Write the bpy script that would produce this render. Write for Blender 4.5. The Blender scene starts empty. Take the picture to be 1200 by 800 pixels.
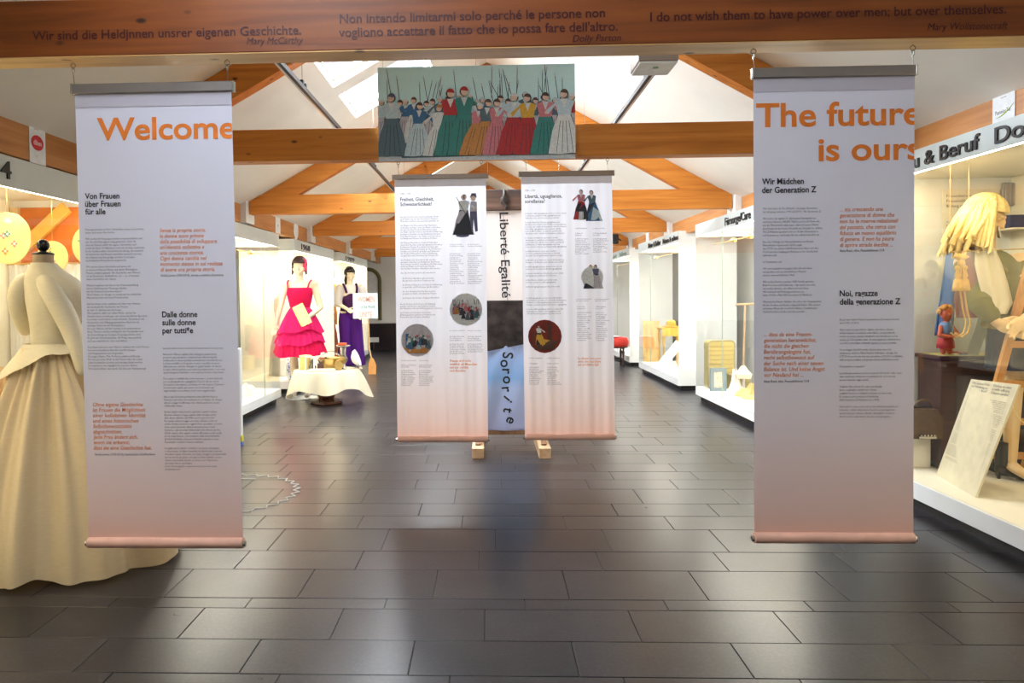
import bpy, bmesh, math, random
from mathutils import Vector, Matrix
random.seed(7)
SC = bpy.context.scene
COL = SC.collection
PI = math.pi

# ------------------------------------------------------------------ camera
FPX = 850.0
YAW, PITCH, ROLL, PCX, PCY = -0.0361096, 0.0227671, 0.00930553, 542.10, 365.39
CAM = Vector((0, 0, 1.55))
_fw = Vector((math.sin(YAW), math.cos(YAW), 0)); _rt = Vector((math.cos(YAW), -math.sin(YAW), 0)); _up = Vector((0, 0, 1))
F3 = _fw * math.cos(PITCH) - _up * math.sin(PITCH)
_u2 = _up * math.cos(PITCH) + _fw * math.sin(PITCH)
R3 = _rt * math.cos(ROLL) - _u2 * math.sin(ROLL)
U3 = _u2 * math.cos(ROLL) + _rt * math.sin(ROLL)
cam_data = bpy.data.cameras.new('camera'); cam = bpy.data.objects.new('camera', cam_data); COL.objects.link(cam)
m = Matrix((R3, U3, -F3)).transposed().to_4x4(); m.translation = CAM
cam.matrix_world = m
cam_data.sensor_width = 36; cam_data.lens = 36 * FPX / 1200
cam_data.shift_x = (600 - PCX) / 1200; cam_data.shift_y = (PCY - 400) / 1200
cam_data.clip_start = 0.05
SC.camera = cam

# ------------------------------------------------------------------ world, exposure
w = bpy.data.worlds.new('world'); SC.world = w; w.use_nodes = True
w.node_tree.nodes['Background'].inputs[0].default_value = (0.80, 0.88, 1.0, 1)
w.node_tree.nodes['Background'].inputs[1].default_value = 1.5
SC.view_settings.view_transform = 'Standard'; SC.view_settings.look = 'None'
SC.view_settings.exposure = 0.45; SC.view_settings.gamma = 1.0; SC.view_settings.use_curve_mapping = False

def area(name, loc, direction, sx, sy, power, color, parent=None, spread=180):
    l = bpy.data.lights.new(name, 'AREA'); l.shape = 'RECTANGLE'; l.size = sx; l.size_y = sy
    l.energy = power; l.color = color; l.spread = math.radians(spread)
    o = bpy.data.objects.new(name, l); COL.objects.link(o)
    d = Vector(direction).normalized()
    upv = Vector((0, 1, 0)) if abs(d.y) < 0.9 else Vector((0, 0, 1))
    z = -d; y = (upv - z * upv.dot(z)).normalized(); x = y.cross(z)
    mm = Matrix((x, y, z)).transposed().to_4x4(); mm.translation = Vector(loc)
    o.matrix_world = mm
    return o
# daylight through left slope roof windows; the first two added unseen for light: (Y0, Y1)
SKY_X0, SKY_X1 = 0.62, 1.53
SKYLIGHTS = [(0.2, 1.35), (1.6, 2.8), (6.0, 7.22), (7.5, 8.45), (9.9, 11.0), (12.9, 14.0), (16.2, 17.3)]
RZ0, RX0, RS = 2.72, 3.15, 0.56            # roof underside: z = RZ0 + RS*(RX0-|x|)
def roofz(x): return RZ0 + RS * (RX0 - abs(x))
for a_, b_ in SKYLIGHTS:
    xm = -(SKY_X0 + SKY_X1) / 2
    area('daylight_%d' % int(a_ * 10), (xm, (a_ + b_) / 2, roofz(xm) + 0.13), (0.49, 0, -0.87), 1.0, b_ - a_, 150 if a_ > 5 else 42, (0.88, 0.94, 1.0))

# ------------------------------------------------------------------ helpers
def ray(x, y): return R3 * ((x - PCX) / FPX) - U3 * ((y - PCY) / FPX) + F3
def onX(x, y, X): d = ray(x, y); return CAM + d * (X / d.x)
def onY(x, y, Y): d = ray(x, y); return CAM + d * (Y / d.y)
def onZ(x, y, Z): d = ray(x, y); return CAM + d * ((Z - CAM.z) / d.z)

class NT:
    def __init__(s, mat): s.t = mat.node_tree; s.b = s.t.nodes['Principled BSDF']; s.out = s.t.nodes['Material Output']
    def n(s, k, **kw):
        o = s.t.nodes.new(k)
        for a, v in kw.items():
            if a in o.inputs: o.inputs[a].default_value = v
            else: setattr(o, a, v)
        return o
    def l(s, a, b): s.t.links.new(a, b)
    def ramp(s, fac, stops):
        r = s.n('ShaderNodeValToRGB'); e = r.color_ramp.elements
        while len(e) < len(stops): e.new(0.5)
        for k, (p, c) in enumerate(stops): e[k].position = p; e[k].color = (*c, 1)
        s.l(fac, r.inputs[0]); return r.outputs[0]
def newmat(name, col=(.8, .8, .8), rough=.5, metal=0.0, spec=None):
    m = bpy.data.materials.new(name); m.use_nodes = True; t = NT(m)
    t.b.inputs['Base Color'].default_value = (*col, 1); t.b.inputs['Roughness'].default_value = rough; t.b.inputs['Metallic'].default_value = metal
    if spec is not None: t.b.inputs['Specular IOR Level'].default_value = spec
    return m, t
_pm = {}
def plain(col, rough=.55, metal=0.0, var=0.06, scale=14.0, bump=0.0):
    """procedural paint / cloth / metal: colour with slight noise mottling"""
    key = (tuple(round(c, 3) for c in col), rough, metal, var, scale, bump)
    if key in _pm: return _pm[key]
    m, t = newmat('mat_%d' % len(_pm), col, rough, metal)
    tc = t.n('ShaderNodeTexCoord'); nz = t.n('ShaderNodeTexNoise', Scale=scale, Detail=4.0)
    t.l(tc.outputs['Object'], nz.inputs['Vector'])
    lo = [max(0, c * (1 - var * 1.5)) for c in col]; hi = [min(1, c * (1 + var)) for c in col]
    t.l(t.ramp(nz.outputs[0], [(0.3, lo), (0.7, hi)]), t.b.inputs['Base Color'])
    if bump:
        bp = t.n('ShaderNodeBump', Strength=bump, Distance=0.01); t.l(nz.outputs[0], bp.inputs['Height']); t.l(bp.outputs[0], t.b.inputs['Normal'])
    _pm[key] = m; return m
def emis(name, col, strength):
    m, t = newmat(name, col); t.b.inputs['Emission Color'].default_value = (*col, 1); t.b.inputs['Emission Strength'].default_value = strength; return m
def wood(name, dark, mid, light, axis='X', rough=.42, knots=True, sc=1.0):
    m, t = newmat(name, mid, rough)
    tc = t.n('ShaderNodeTexCoord'); mp = t.n('ShaderNodeMapping')
    s = {'X': (0.55, 9, 9), 'Y': (9, 0.55, 9), 'Z': (9, 9, 0.55)}[axis]
    mp.inputs['Scale'].default_value = [v * sc for v in s]
    t.l(tc.outputs['Object'], mp.inputs['Vector'])
    nz = t.n('ShaderNodeTexNoise', Scale=2.2, Detail=6.0, Distortion=0.6); t.l(mp.outputs[0], nz.inputs['Vector'])
    grain = t.ramp(nz.outputs[0], [(0.25, dark), (0.5, mid), (0.78, light)])
    outc = grain
    if knots:
        mp2 = t.n('ShaderNodeMapping'); s2 = {'X': (2.6, 5.2, 5.2), 'Y': (5.2, 2.6, 5.2), 'Z': (5.2, 5.2, 2.6)}[axis]
        mp2.inputs['Scale'].default_value = s2; t.l(tc.outputs['Object'], mp2.inputs['Vector'])
        vo = t.n('ShaderNodeTexVoronoi', Scale=1.25); t.l(mp2.outputs[0], vo.inputs['Vector'])
        k = t.ramp(vo.outputs['Distance'], [(0.045, (1, 1, 1)), (0.10, (0, 0, 0))])
        mx = t.n('ShaderNodeMix', data_type='RGBA'); t.l(k, mx.inputs[0]); t.l(grain, mx.inputs[6])
        mx.inputs[7].default_value = (dark[0] * .28, dark[1] * .22, dark[2] * .25, 1); outc = mx.outputs[2]
    t.l(outc, t.b.inputs['Base Color'])
    bp = t.n('ShaderNodeBump', Strength=0.12, Distance=0.004); t.l(nz.outputs[0], bp.inputs['Height']); t.l(bp.outputs[0], t.b.inputs['Normal'])
    return m
def glassmat(name, tint=(1, 1, 1), refl=1.0):
    m = bpy.data.materials.new(name); m.use_nodes = True; nt = m.node_tree; nt.nodes.clear()
    o = nt.nodes.new('ShaderNodeOutputMaterial'); mx = nt.nodes.new('ShaderNodeMixShader')
    tr = nt.nodes.new('ShaderNodeBsdfTransparent'); tr.inputs[0].default_value = (*tint, 1)
    gl = nt.nodes.new('ShaderNodeBsdfGlossy'); gl.inputs['Roughness'].default_value = 0.0
    ge = nt.nodes.new('ShaderNodeNewGeometry'); dt = nt.nodes.new('ShaderNodeVectorMath'); dt.operation = 'DOT_PRODUCT'
    nt.links.new(ge.outputs['Normal'], dt.inputs[0]); nt.links.new(ge.outputs['Incoming'], dt.inputs[1])
    def mth(op, a, b=None):
        n = nt.nodes.new('ShaderNodeMath'); n.operation = op
        for i, v in enumerate((a, b)):
            if v is None: continue
            if isinstance(v, (int, float)): n.inputs[i].default_value = v
            else: nt.links.new(v, n.inputs[i])
        return n.outputs[0]
    # Schlick reflectance of thin glass
    f = mth('ADD', mth('MULTIPLY', mth('POWER', mth('SUBTRACT', 1.0, mth('ABSOLUTE', dt.outputs['Value'])), 5.0), .96), .04)
    nt.links.new(mth('MULTIPLY', f, refl), mx.inputs[0])
    nt.links.new(tr.outputs[0], mx.inputs[1]); nt.links.new(gl.outputs[0], mx.inputs[2]); nt.links.new(mx.outputs[0], o.inputs[0])
    return m
def cloth(name, col, trans=0.35, rough=.85, sheen=0.0, grad=None):
    """woven fabric, some light passes; grad = vertical print gradient over Generated Z"""
    m, t = newmat(name, col, rough, 0, 0.2)
    tl = t.n('ShaderNodeBsdfTranslucent', Color=(*col, 1)); mx = t.n('ShaderNodeMixShader', Fac=trans)
    tc = t.n('ShaderNodeTexCoord')
    if grad:
        sp = t.n('ShaderNodeSeparateXYZ'); t.l(tc.outputs['Generated'], sp.inputs[0])
        c = t.ramp(sp.outputs[2], grad); t.l(c, t.b.inputs['Base Color']); t.l(c, tl.inputs[0])
    nz = t.n('ShaderNodeTexNoise', Scale=60.0, Detail=3.0); t.l(tc.outputs['Object'], nz.inputs['Vector'])
    bp = t.n('ShaderNodeBump', Strength=0.08, Distance=0.003); t.l(nz.outputs[0], bp.inputs['Height']); t.l(bp.outputs[0], t.b.inputs['Normal'])
    t.l(t.b.outputs[0], mx.inputs[1]); t.l(tl.outputs[0], mx.inputs[2]); t.l(mx.outputs[0], t.out.inputs[0])
    return m

class MB:
    """collects shapes for ONE mesh object"""
    def __init__(s): s.v = []; s.f = []; s.mi = []; s.cur = 0
    def add(s, vs, fs):
        b = len(s.v); s.v += [Vector(q) for q in vs]
        for f in fs: s.f.append([i + b for i in f]); s.mi.append(s.cur)
        return s
    def box(s, lo, hi, bev=0.0, M=None):
        (x0, y0, z0), (x1, y1, z1) = lo, hi
        if bev <= 0:
            vs = [(x, y, z) for z in (z0, z1) for y in (y0, y1) for x in (x0, x1)]
            fs = [(0, 2, 3, 1), (4, 5, 7, 6), (0, 1, 5, 4), (2, 6, 7, 3), (0, 4, 6, 2), (1, 3, 7, 5)]
        else:
            bm = bmesh.new(); bmesh.ops.create_cube(bm, size=1)
            for q in bm.verts: q.co = Vector(((x0 + x1) / 2 + q.co.x * (x1 - x0), (y0 + y1) / 2 + q.co.y * (y1 - y0), (z0 + z1) / 2 + q.co.z * (z1 - z0)))
            bmesh.ops.bevel(bm, geom=bm.edges[:], offset=bev, segments=1, affect='EDGES')
            bm.verts.index_update(); vs = [q.co.copy() for q in bm.verts]; fs = [[q.index for q in f.verts] for f in bm.faces]; bm.free()
        if M is not None: vs = [M @ Vector(q) for q in vs]
        return s.add(vs, fs)
    def obox(s, p, U, V, W, a, b, c, bev=0.0):
        """box at corner p spanned by unit vectors U,V,W with lengths"""
        M = Matrix((U, V, W)).transposed().to_4x4(); M.translation = Vector(p)
        return s.box((0, 0, 0), (a, b, c), bev, M)
    def beam(s, p0, p1, wx, wz, up=(0, 0, 1), bev=0.0):
        p0, p1 = Vector(p0), Vector(p1); U = (p1 - p0); L = U.length; U.normalize()
        W = Vector(up); W = (W - U * W.dot(U)).normalized(); V = W.cross(U)
        return s.obox(p0 - V * wx / 2 - W * wz / 2, U, V, W, L, wx, wz, bev)
    def tube(s, pts, rad, n=8, closed=False, cap=True):
        pts = [Vector(p) for p in pts]; N = len(pts)
        rads = rad if isinstance(rad, (list, tuple)) else [rad] * N
        vs = []; prev = None
        for i, p in enumerate(pts):
            a = pts[i - 1] if (i > 0 or closed) else p; b = pts[(i + 1) % N] if (i < N - 1 or closed) else p
            t = (b - a).normalized()
            if prev is None: q = Vector((0, 0, 1)) if abs(t.z) < 0.9 else Vector((1, 0, 0))
            else: q = prev
            q = (q - t * q.dot(t)).normalized(); prev = q; r = t.cross(q)
            for k in range(n):
                an = 2 * PI * k / n; vs.append(p + (q * math.cos(an) + r * math.sin(an)) * rads[i])
        fs = []
        for i in range(N if closed else N - 1):
            j = (i + 1) % N
            for k in range(n):
                k2 = (k + 1) % n; fs.append((i * n + k, i * n + k2, j * n + k2, j * n + k))
        if not closed and cap:
            fs.append(tuple(range(n - 1, -1, -1))); fs.append(tuple((N - 1) * n + k for k in range(n)))
        return s.add(vs, fs)
    def lathe(s, prof, n=24, c=(0, 0, 0), fn=None, cap=True, M=None):
        """prof [(r,z)]; fn(angle, r, z)->(r,z) allows folds and ovals"""
        vs = []
        for (r, z) in prof:
            for k in range(n):
                a = 2 * PI * k / n; rr, zz = (r, z) if fn is None else fn(a, r, z)
                vs.append(Vector((c[0] + rr * math.cos(a), c[1] + rr * math.sin(a), c[2] + zz)))
        fs = []
        for i in range(len(prof) - 1):
            for k in range(n):
                k2 = (k + 1) % n; fs.append((i * n + k, i * n + k2, (i + 1) * n + k2, (i + 1) * n + k))
        if cap: fs.append(tuple(range(n - 1, -1, -1))); fs.append(tuple((len(prof) - 1) * n + k for k in range(n)))
        if M is not None: vs = [M @ q for q in vs]
        return s.add(vs, fs)
    def ell(s, c, r, nu=14, nv=9, M=None):
        vs = []; c = Vector(c)
        for i in range(nv + 1):
            th = PI * i / nv
            for k in range(nu):
                a = 2 * PI * k / nu; vs.append(Vector((r[0] * math.sin(th) * math.cos(a), r[1] * math.sin(th) * math.sin(a), r[2] * math.cos(th))))
        if M is not None: vs = [M @ q for q in vs]
        vs = [q + c for q in vs]
        fs = [(i * nu + k, i * nu + (k + 1) % nu, (i + 1) * nu + (k + 1) % nu, (i + 1) * nu + k)[::-1] for i in range(nv) for k in range(nu)]
        return s.add(vs, fs)
    def cap(s, p0, p1, r0, r1, n=12):
        p0, p1 = Vector(p0), Vector(p1); d = (p1 - p0); L = max(d.length, 1e-5); d = d / L
        pts = []; rs = []
        for k in range(4): a = PI / 2 * k / 4; pts.append(p0 - d * r0 * math.cos(a)); rs.append(max(1e-4, r0 * math.sin(a)))
        pts.append(p0); rs.append(r0); pts.append(p1); rs.append(r1)
        for k in range(1, 5): a = PI / 2 * k / 4; pts.append(p1 + d * r1 * math.sin(a)); rs.append(max(1e-4, r1 * math.cos(a)))
        return s.tube(pts, rs, n)
    def grid(s, fn, nu, nv):
        vs = [fn(i / nu, j / nv) for j in range(nv + 1) for i in range(nu + 1)]
        fs = [(j * (nu + 1) + i, j * (nu + 1) + i + 1, (j + 1) * (nu + 1) + i + 1, (j + 1) * (nu + 1) + i) for j in range(nv) for i in range(nu)]
        return s.add(vs, fs)
    def prism(s, pts, vec):
        """extrude planar polygon pts by vec"""
        pts = [Vector(p) for p in pts]; n = len(pts); vec = Vector(vec)
        vs = pts + [p + vec for p in pts]
        fs = [tuple(range(n - 1, -1, -1)), tuple(range(n, 2 * n))] + [(i, (i + 1) % n, n + (i + 1) % n, n + i) for i in range(n)]
        return s.add(vs, fs)
WORLD = {}
def wpos(o):
    p = Vector((0, 0, 0))
    while o is not None: p += o.location; o = o.parent
    return p
def tag(o, label=None, cat=None, group=None, kind=None):
    if label: o['label'] = label
    if cat: o['category'] = cat
    if group: o['group'] = group
    if kind: o['kind'] = kind
    return o
def link_mesh(name, me, parent):
    o = bpy.data.objects.new(name, me); COL.objects.link(o)
    if parent: o.parent = parent
    return o
def obj(name, mb, mat, parent=None, loc=None, smooth=False, sub=0, label=None, kind=None, fixn=True):
    me = bpy.data.meshes.new(name); off = wpos(parent) if parent else Vector((0, 0, 0))
    L = Vector(loc) if loc is not None else None
    base = off if L is None else L
    me.from_pydata([v - base for v in mb.v], [], mb.f)
    mats = mat if isinstance(mat, (list, tuple)) else [mat]
    for q in mats: me.materials.append(q)
    if len(mats) > 1: me.polygons.foreach_set('material_index', mb.mi)
    if fixn:
        bm = bmesh.new(); bm.from_mesh(me); bmesh.ops.recalc_face_normals(bm, faces=bm.faces); bm.to_mesh(me); bm.free()
    if smooth:
        me.shade_smooth()
        if smooth != 'all':
            try: me.set_sharp_from_angle(angle=math.radians(48))
            except Exception: pass
    me.update()
    o = link_mesh(name, me, parent)
    if L is not None: o.location = L - off
    if sub:
        md = o.modifiers.new('s', 'SUBSURF'); md.levels = sub; md.render_levels = sub
    tag(o, label, kind=kind)
    return o
def thing(name, label, cat, loc=(0, 0, 0), group=None):
    o = bpy.data.objects.new(name, None); COL.objects.link(o); o.location = loc; o.empty_display_size = .1
    return tag(o, label, cat, group)
def remeshed(name, mb, mat, parent, voxel, smooth_it=4):
    """one continuous skin from overlapping closed shapes"""
    me = bpy.data.meshes.new(name); off = wpos(parent); me.from_pydata([v - off for v in mb.v], [], mb.f)
    tmp = bpy.data.objects.new('tmp', me); COL.objects.link(tmp)
    bm = bmesh.new(); bm.from_mesh(me); bmesh.ops.recalc_face_normals(bm, faces=bm.faces); bm.to_mesh(me); bm.free()
    r = tmp.modifiers.new('r', 'REMESH'); r.mode = 'VOXEL'; r.voxel_size = voxel
    s = tmp.modifiers.new('s', 'SMOOTH'); s.factor = .5; s.iterations = smooth_it
    dg = bpy.context.evaluated_depsgraph_get(); me2 = bpy.data.meshes.new_from_object(tmp.evaluated_get(dg))
    bpy.data.objects.remove(tmp); bpy.data.meshes.remove(me)
    me2.name = name; me2.materials.clear(); me2.materials.append(mat); me2.shade_smooth()
    return link_mesh(name, me2, parent)

_fc = {}
def glyphs(text, bold=0.0, res=2, spacing=1.0, depth=0.0, lsp=1.0):
    key = (text, bold, res, spacing, depth, lsp)
    if key in _fc: return _fc[key]
    cu = bpy.data.curves.new('t', 'FONT'); cu.body = text; cu.size = 1.0; cu.resolution_u = res; cu.offset = bold; cu.space_character = spacing
    cu.extrude = depth; cu.space_line = lsp; cu.fill_mode = 'BOTH' if depth else 'FRONT'
    o = bpy.data.objects.new('t', cu); COL.objects.link(o)
    dg = bpy.context.evaluated_depsgraph_get(); me = bpy.data.meshes.new_from_object(o.evaluated_get(dg))
    vs = [v.co.copy() for v in me.vertices]; fs = [list(p.vertices) for p in me.polygons]
    bpy.data.objects.remove(o); bpy.data.curves.remove(cu); bpy.data.meshes.remove(me)
    _fc[key] = (vs, fs); return vs, fs
def text_into(mb, text, P, U, V, size, width=None, bold=0.0, res=2, shear=0.0, depth=0.0, spacing=1.0, warp=None, clip=None):
    """letters on the plane P + u*U + v*V; width = wanted width of the line"""
    if not text.strip(): return
    vs, fs = glyphs(text, bold, res, spacing, depth / size if depth else 0.0)
    x0 = min(v.x for v in vs); x1 = max(v.x for v in vs); sx = size
    if width: sx = width / (x1 - x0)
    N = Vector(U).cross(Vector(V)); P = Vector(P); U = Vector(U); V = Vector(V)
    out = [P + U * ((v.x - x0) * sx + v.y * size * shear) + V * (v.y * size) + N * (v.z * size) for v in vs]
    if warp: out = [warp(q) for q in out]
    if clip:
        bm = bmesh.new(); bv = [bm.verts.new(q) for q in out]
        for f in fs:
            try: bm.faces.new([bv[i] for i in f])
            except ValueError: pass
        bmesh.ops.bisect_plane(bm, geom=bm.verts[:] + bm.edges[:] + bm.faces[:], plane_co=clip[0], plane_no=clip[1], clear_outer=True)
        bm.verts.index_update(); out = [q.co.copy() for q in bm.verts]; fs = [[q.index for q in f.verts] for f in bm.faces]; bm.free()
    mb.add(out, fs)
X_, Y_, Z_ = Vector((1, 0, 0)), Vector((0, 1, 0)), Vector((0, 0, 1))

# ------------------------------------------------------------------ materials
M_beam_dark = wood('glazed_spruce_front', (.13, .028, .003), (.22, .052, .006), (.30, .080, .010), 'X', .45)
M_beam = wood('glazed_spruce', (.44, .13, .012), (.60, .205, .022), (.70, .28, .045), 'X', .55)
M_beamY = wood('glazed_spruce_plate', (.42, .16, .04), (.54, .23, .065), (.62, .30, .10), 'Y', .45)
M_raft = wood('glazed_spruce_rafter', (.44, .13, .012), (.60, .205, .022), (.70, .28, .045), 'X', .55)
M_plaster = plain((.86, .83, .76), .9, 0, .02, 3)
M_wall = plain((.84, .84, .82), .9, 0, .02, 3)
M_white = plain((.82, .84, .84), .35, 0, .02, 5)
M_header_shade = plain((.62, .70, .70), .35, 0, .02, 5)  # white header panels, with their unlit grey put into the colour
M_int = plain((.86, .82, .70), .6, 0, .02, 5)
M_intw = plain((.90, .88, .82), .6, 0, .02, 5)
M_black = plain((.012, .012, .014), .45)
M_ink = plain((.016, .016, .02), .7)
M_inkgrey = plain((.10, .10, .12), .7)
M_orange = plain((.85, .22, .025), .7)
M_orange2 = plain((.83, .26, .09), .7)
M_alu = plain((.33, .30, .29), .38, .6, .03)
M_alu2 = plain((.36, .29, .24), .4, .3, .03)
M_steel = plain((.55, .54, .50), .25, 1.0)
M_brass = plain((.62, .43, .16), .28, .9)
M_glass = glassmat('display_glass', (.992, .998, .992), .7)
M_seam = plain((.35, .42, .36), .3)

# ------------------------------------------------------------------ floor
def slate(name):
    m, t = newmat(name, (.07, .07, .075), .3, 0, .36)
    tc = t.n('ShaderNodeTexCoord'); oi = t.n('ShaderNodeObjectInfo')
    ge = t.n('ShaderNodeNewGeometry')
    nz = t.n('ShaderNodeTexNoise', Scale=5.0, Detail=8.0, Roughness=.65); t.l(ge.outputs['Position'], nz.inputs['Vector'])
    n2 = t.n('ShaderNodeTexNoise', Scale=55.0, Detail=5.0, Roughness=.7); t.l(ge.outputs['Position'], n2.inputs['Vector'])
    c = t.ramp(nz.outputs[0], [(0.3, (.018, .017, .020)), (0.7, (.030, .028, .032))])
    c2 = t.ramp(n2.outputs[0], [(0.45, (.9, .9, .9)), (0.75, (1.75, 1.75, 1.75))])
    mx = t.n('ShaderNodeMix', data_type='RGBA', blend_type='MULTIPLY'); mx.inputs[0].default_value = 1; t.l(c, mx.inputs[6]); t.l(c2, mx.inputs[7])
    hs = t.n('ShaderNodeHueSaturation'); mr = t.n('ShaderNodeMapRange'); mr.inputs[3].default_value = .8; mr.inputs[4].default_value = 1.3
    t.l(oi.outputs['Random'], mr.inputs[0]); t.l(mr.outputs[0], hs.inputs['Value']); t.l(mx.outputs[2], hs.inputs['Color'])
    t.l(hs.outputs[0], t.b.inputs['Base Color'])
    rr = t.n('ShaderNodeMapRange'); rr.inputs[3].default_value = .265; rr.inputs[4].default_value = .295; t.l(nz.outputs[0], rr.inputs[0]); t.l(rr.outputs[0], t.b.inputs['Roughness'])
    bp = t.n('ShaderNodeBump', Strength=.05, Distance=.003); t.l(n2.outputs[0], bp.inputs['Height']); t.l(bp.outputs[0], t.b.inputs['Normal'])
    return m
M_slate = slate('slate_tile'); M_grout = plain((.016, .015, .016), .7)
fb = MB().box((-4.2, -3.1, -.12), (4.2, 21.3, -.006))
floor = obj('floor', fb, M_grout, kind='structure')
rows = [(2.922, 3.221, 486.3, 751), (3.221, 3.548, 568.2, 714), (3.548, 3.669, 453.7, 702), (3.669, 4.059, 513, 668), (4.059, 4.359, 426.4, 646),
        (4.359, 4.775, 704.6, 620), (4.775, 5.063, 659.5, 604.5), (5.063, 5.365, 716, 590), (5.365, 5.769, 535, 573), (5.769, 6.064, 784.4, 562), (6.064, 6.344, 713.6, 552.5)]
TL = .70
tl = []
for (a, b, px, py) in rows: tl.append((a, b, onZ(px, py, 0).x))
pat = [.30, .40, .12, .30, .40, .29, .30, .12]
yy = 6.344; k = 0
while yy < 21.2: d = pat[k % 8]; tl.append((yy, yy + d, random.uniform(0, TL))); yy += d; k += 1
yy = 2.922; k = 0
while yy > -3.0: d = pat[(k + 3) % 8]; tl.append((yy - d, yy, random.uniform(0, TL))); yy -= d; k += 1
G = .0022
meshes = {}
far = MB()
cnt = 0
for (a, b, jx) in sorted(tl):
    d = round(b - a, 3); lim = 3.35 if 1.7 < a < 8.6 else 3.9; n0 = math.floor((-lim - jx) / TL); n1 = math.ceil((lim - jx) / TL)
    for i in range(n0, n1):
        x = jx + i * TL
        if 1.7 < a < 8.6:
            if d not in meshes:
                q = MB().box((0, 0, -.008), (TL - 2 * G, d - 2 * G, 0), .0015); me = bpy.data.meshes.new('tile'); me.from_pydata(q.v, [], q.f); me.materials.append(M_slate); meshes[d] = me
            o = link_mesh('tile', meshes[d], floor); o.location = (x + G, a + G, random.uniform(-.0006, .0004)); cnt += 1
        else: far.box((x + G, a + G, -.008), (x + TL - G, b - G, 0))
obj('far_tiles', far, M_slate, floor, kind='stuff')

# ------------------------------------------------------------------ shell
def roof_side(sgn, holes, name):
    mb = MB(); th = .12
    def quad(x0, x1, y0, y1):
        pts = [(sgn * x0, y0, roofz(x0)), (sgn * x1, y0, roofz(x1)), (sgn * x1, y1, roofz(x1)), (sgn * x0, y1, roofz(x0))]
        mb.prism(pts, (0, 0, th))
    if not holes: quad(0, 3.3, -3.1, 21.3)
    else:
        quad(0, SKY_X0, -3.1, 21.3); quad(SKY_X1, 3.3, -3.1, 21.3)
        y = -3.1
        for a, b in holes + [(21.3, 21.3)]:
            if a > y: quad(SKY_X0, SKY_X1, y, a)
            y = b
    z = roofz(3.3)
    mb.box((min(sgn * 3.3, sgn * 4.2), -3.1, z), (max(sgn * 3.3, sgn * 4.2), 21.3, z + th))
    return mb
obj('ceiling', roof_side(1, None, 'r'), M_plaster, kind='structure')
obj('ceiling', roof_side(-1, SKYLIGHTS, 'l'), M_plaster, kind='structure')
obj('wall_left', MB().box((-4.3, -3.1, -.12), (-4.2, 21.3, 2.75)), M_wall, kind='structure')
obj('wall_right', MB().box((4.2, -3.1, -.12), (4.3, 21.3, 2.75)), M_wall, kind='structure')
gab = [(-4.2, -.12), (4.2, -.12), (4.2, roofz(3.3)), (3.3, roofz(3.3)), (0, roofz(0)), (-3.3, roofz(3.3)), (-4.2, roofz(3.3))]
obj('wall_back', MB().prism([(x, 21.2, z) for x, z in gab], (0, .1, 0)), M_wall, kind='structure')
obj('wall_front', MB().prism([(x, -3.1, z) for x, z in gab], (0, -.1, 0)), M_wall, kind='structure')
# roof windows: frame and pane in each opening, the added two included
M_pane = glassmat('roof_glass', (.98, .99, 1), .8)
for i, (a, b) in enumerate(SKYLIGHTS):
    fr = MB(); U = Vector((-1, 0, -RS)).normalized(); N = Vector((-RS, 0, 1)).normalized(); L = (SKY_X1 - SKY_X0) * math.sqrt(1 + RS * RS)
    P = Vector((-SKY_X0, a, roofz(SKY_X0))) + N * .06
    for (u0, u1, v0, v1) in ((0, L, 0, .05), (0, L, b - a - .05, b - a), (0, .05, 0, b - a), (L - .05, L, 0, b - a)):
        fr.obox(P + U * u0 + Y_ * v0, U, Y_, N, u1 - u0, v1 - v0, .04)
    wn = obj('window_%d' % (i + 1), fr, plain((.9, .88, .8), .4), kind='structure')
    obj('pane', MB().obox(P + U * .04 + Y_ * .04 + N * .015, U, Y_, N, L - .08, b - a - .08, .006), M_pane, wn)

# roof trusses: tie beam + two rafters
TZ0, TZ1 = 2.61, 2.855
tY = [(3.13, 3.27), (5.62, 5.77), (9.2, 9.34), (12.56, 12.70), (16.0, 16.14), (19.4, 19.54)]
tlab = ['dark orange roof truss nearest the camera, with dark red quotes lettered on its tie beam',
        'orange roof truss with the crowd picture hung in front of its tie beam',
        'third roof truss from the lettered beam, its full tie beam just above the hanging banners',
        'fourth roof truss from the lettered beam', 'fifth roof truss from the lettered beam', 'farthest roof truss, just before the white end wall']
trusses = []
for i, (a, b) in enumerate(tY):
    t = thing('roof_truss', tlab[i], 'roof truss', (0, a, TZ0), 'wooden roof trusses across the hall'); trusses.append(t)
    xe = 3.05
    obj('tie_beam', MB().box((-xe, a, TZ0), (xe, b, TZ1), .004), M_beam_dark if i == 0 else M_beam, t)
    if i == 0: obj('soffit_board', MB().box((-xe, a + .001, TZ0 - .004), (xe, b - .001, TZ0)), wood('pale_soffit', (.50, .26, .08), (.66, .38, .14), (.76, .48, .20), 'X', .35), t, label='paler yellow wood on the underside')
    for sgn in (-1, 1):
        lo = lambda x: 3.07 + .56 * (2.04 - x)
        poly = [(xe, TZ0 + .05), (xe, roofz(xe) - .004), (0.004, roofz(0) - .008), (0.004, lo(0))]
        # underside meets the tie beam
        xi = 2.04 + (3.07 - TZ0 - .05) / .56
        poly.append((xi, TZ0 + .05))
        obj('rafter', MB().prism([(sgn * x, a + .01, z) for x, z in poly], (0, b - a - .02, 0)), M_raft, t)
        # white batten along the rafter
        q = MB(); x1, x0 = 2.95, .6
        q.prism([(sgn * x0, b, roofz(x0) - .005), (sgn * x1, b, roofz(x1) - .005), (sgn * x1, b, roofz(x1) - .075), (sgn * x0, b, roofz(x0) - .075)], (0, .05, 0))
        obj('batten', q, M_white, t)
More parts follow.
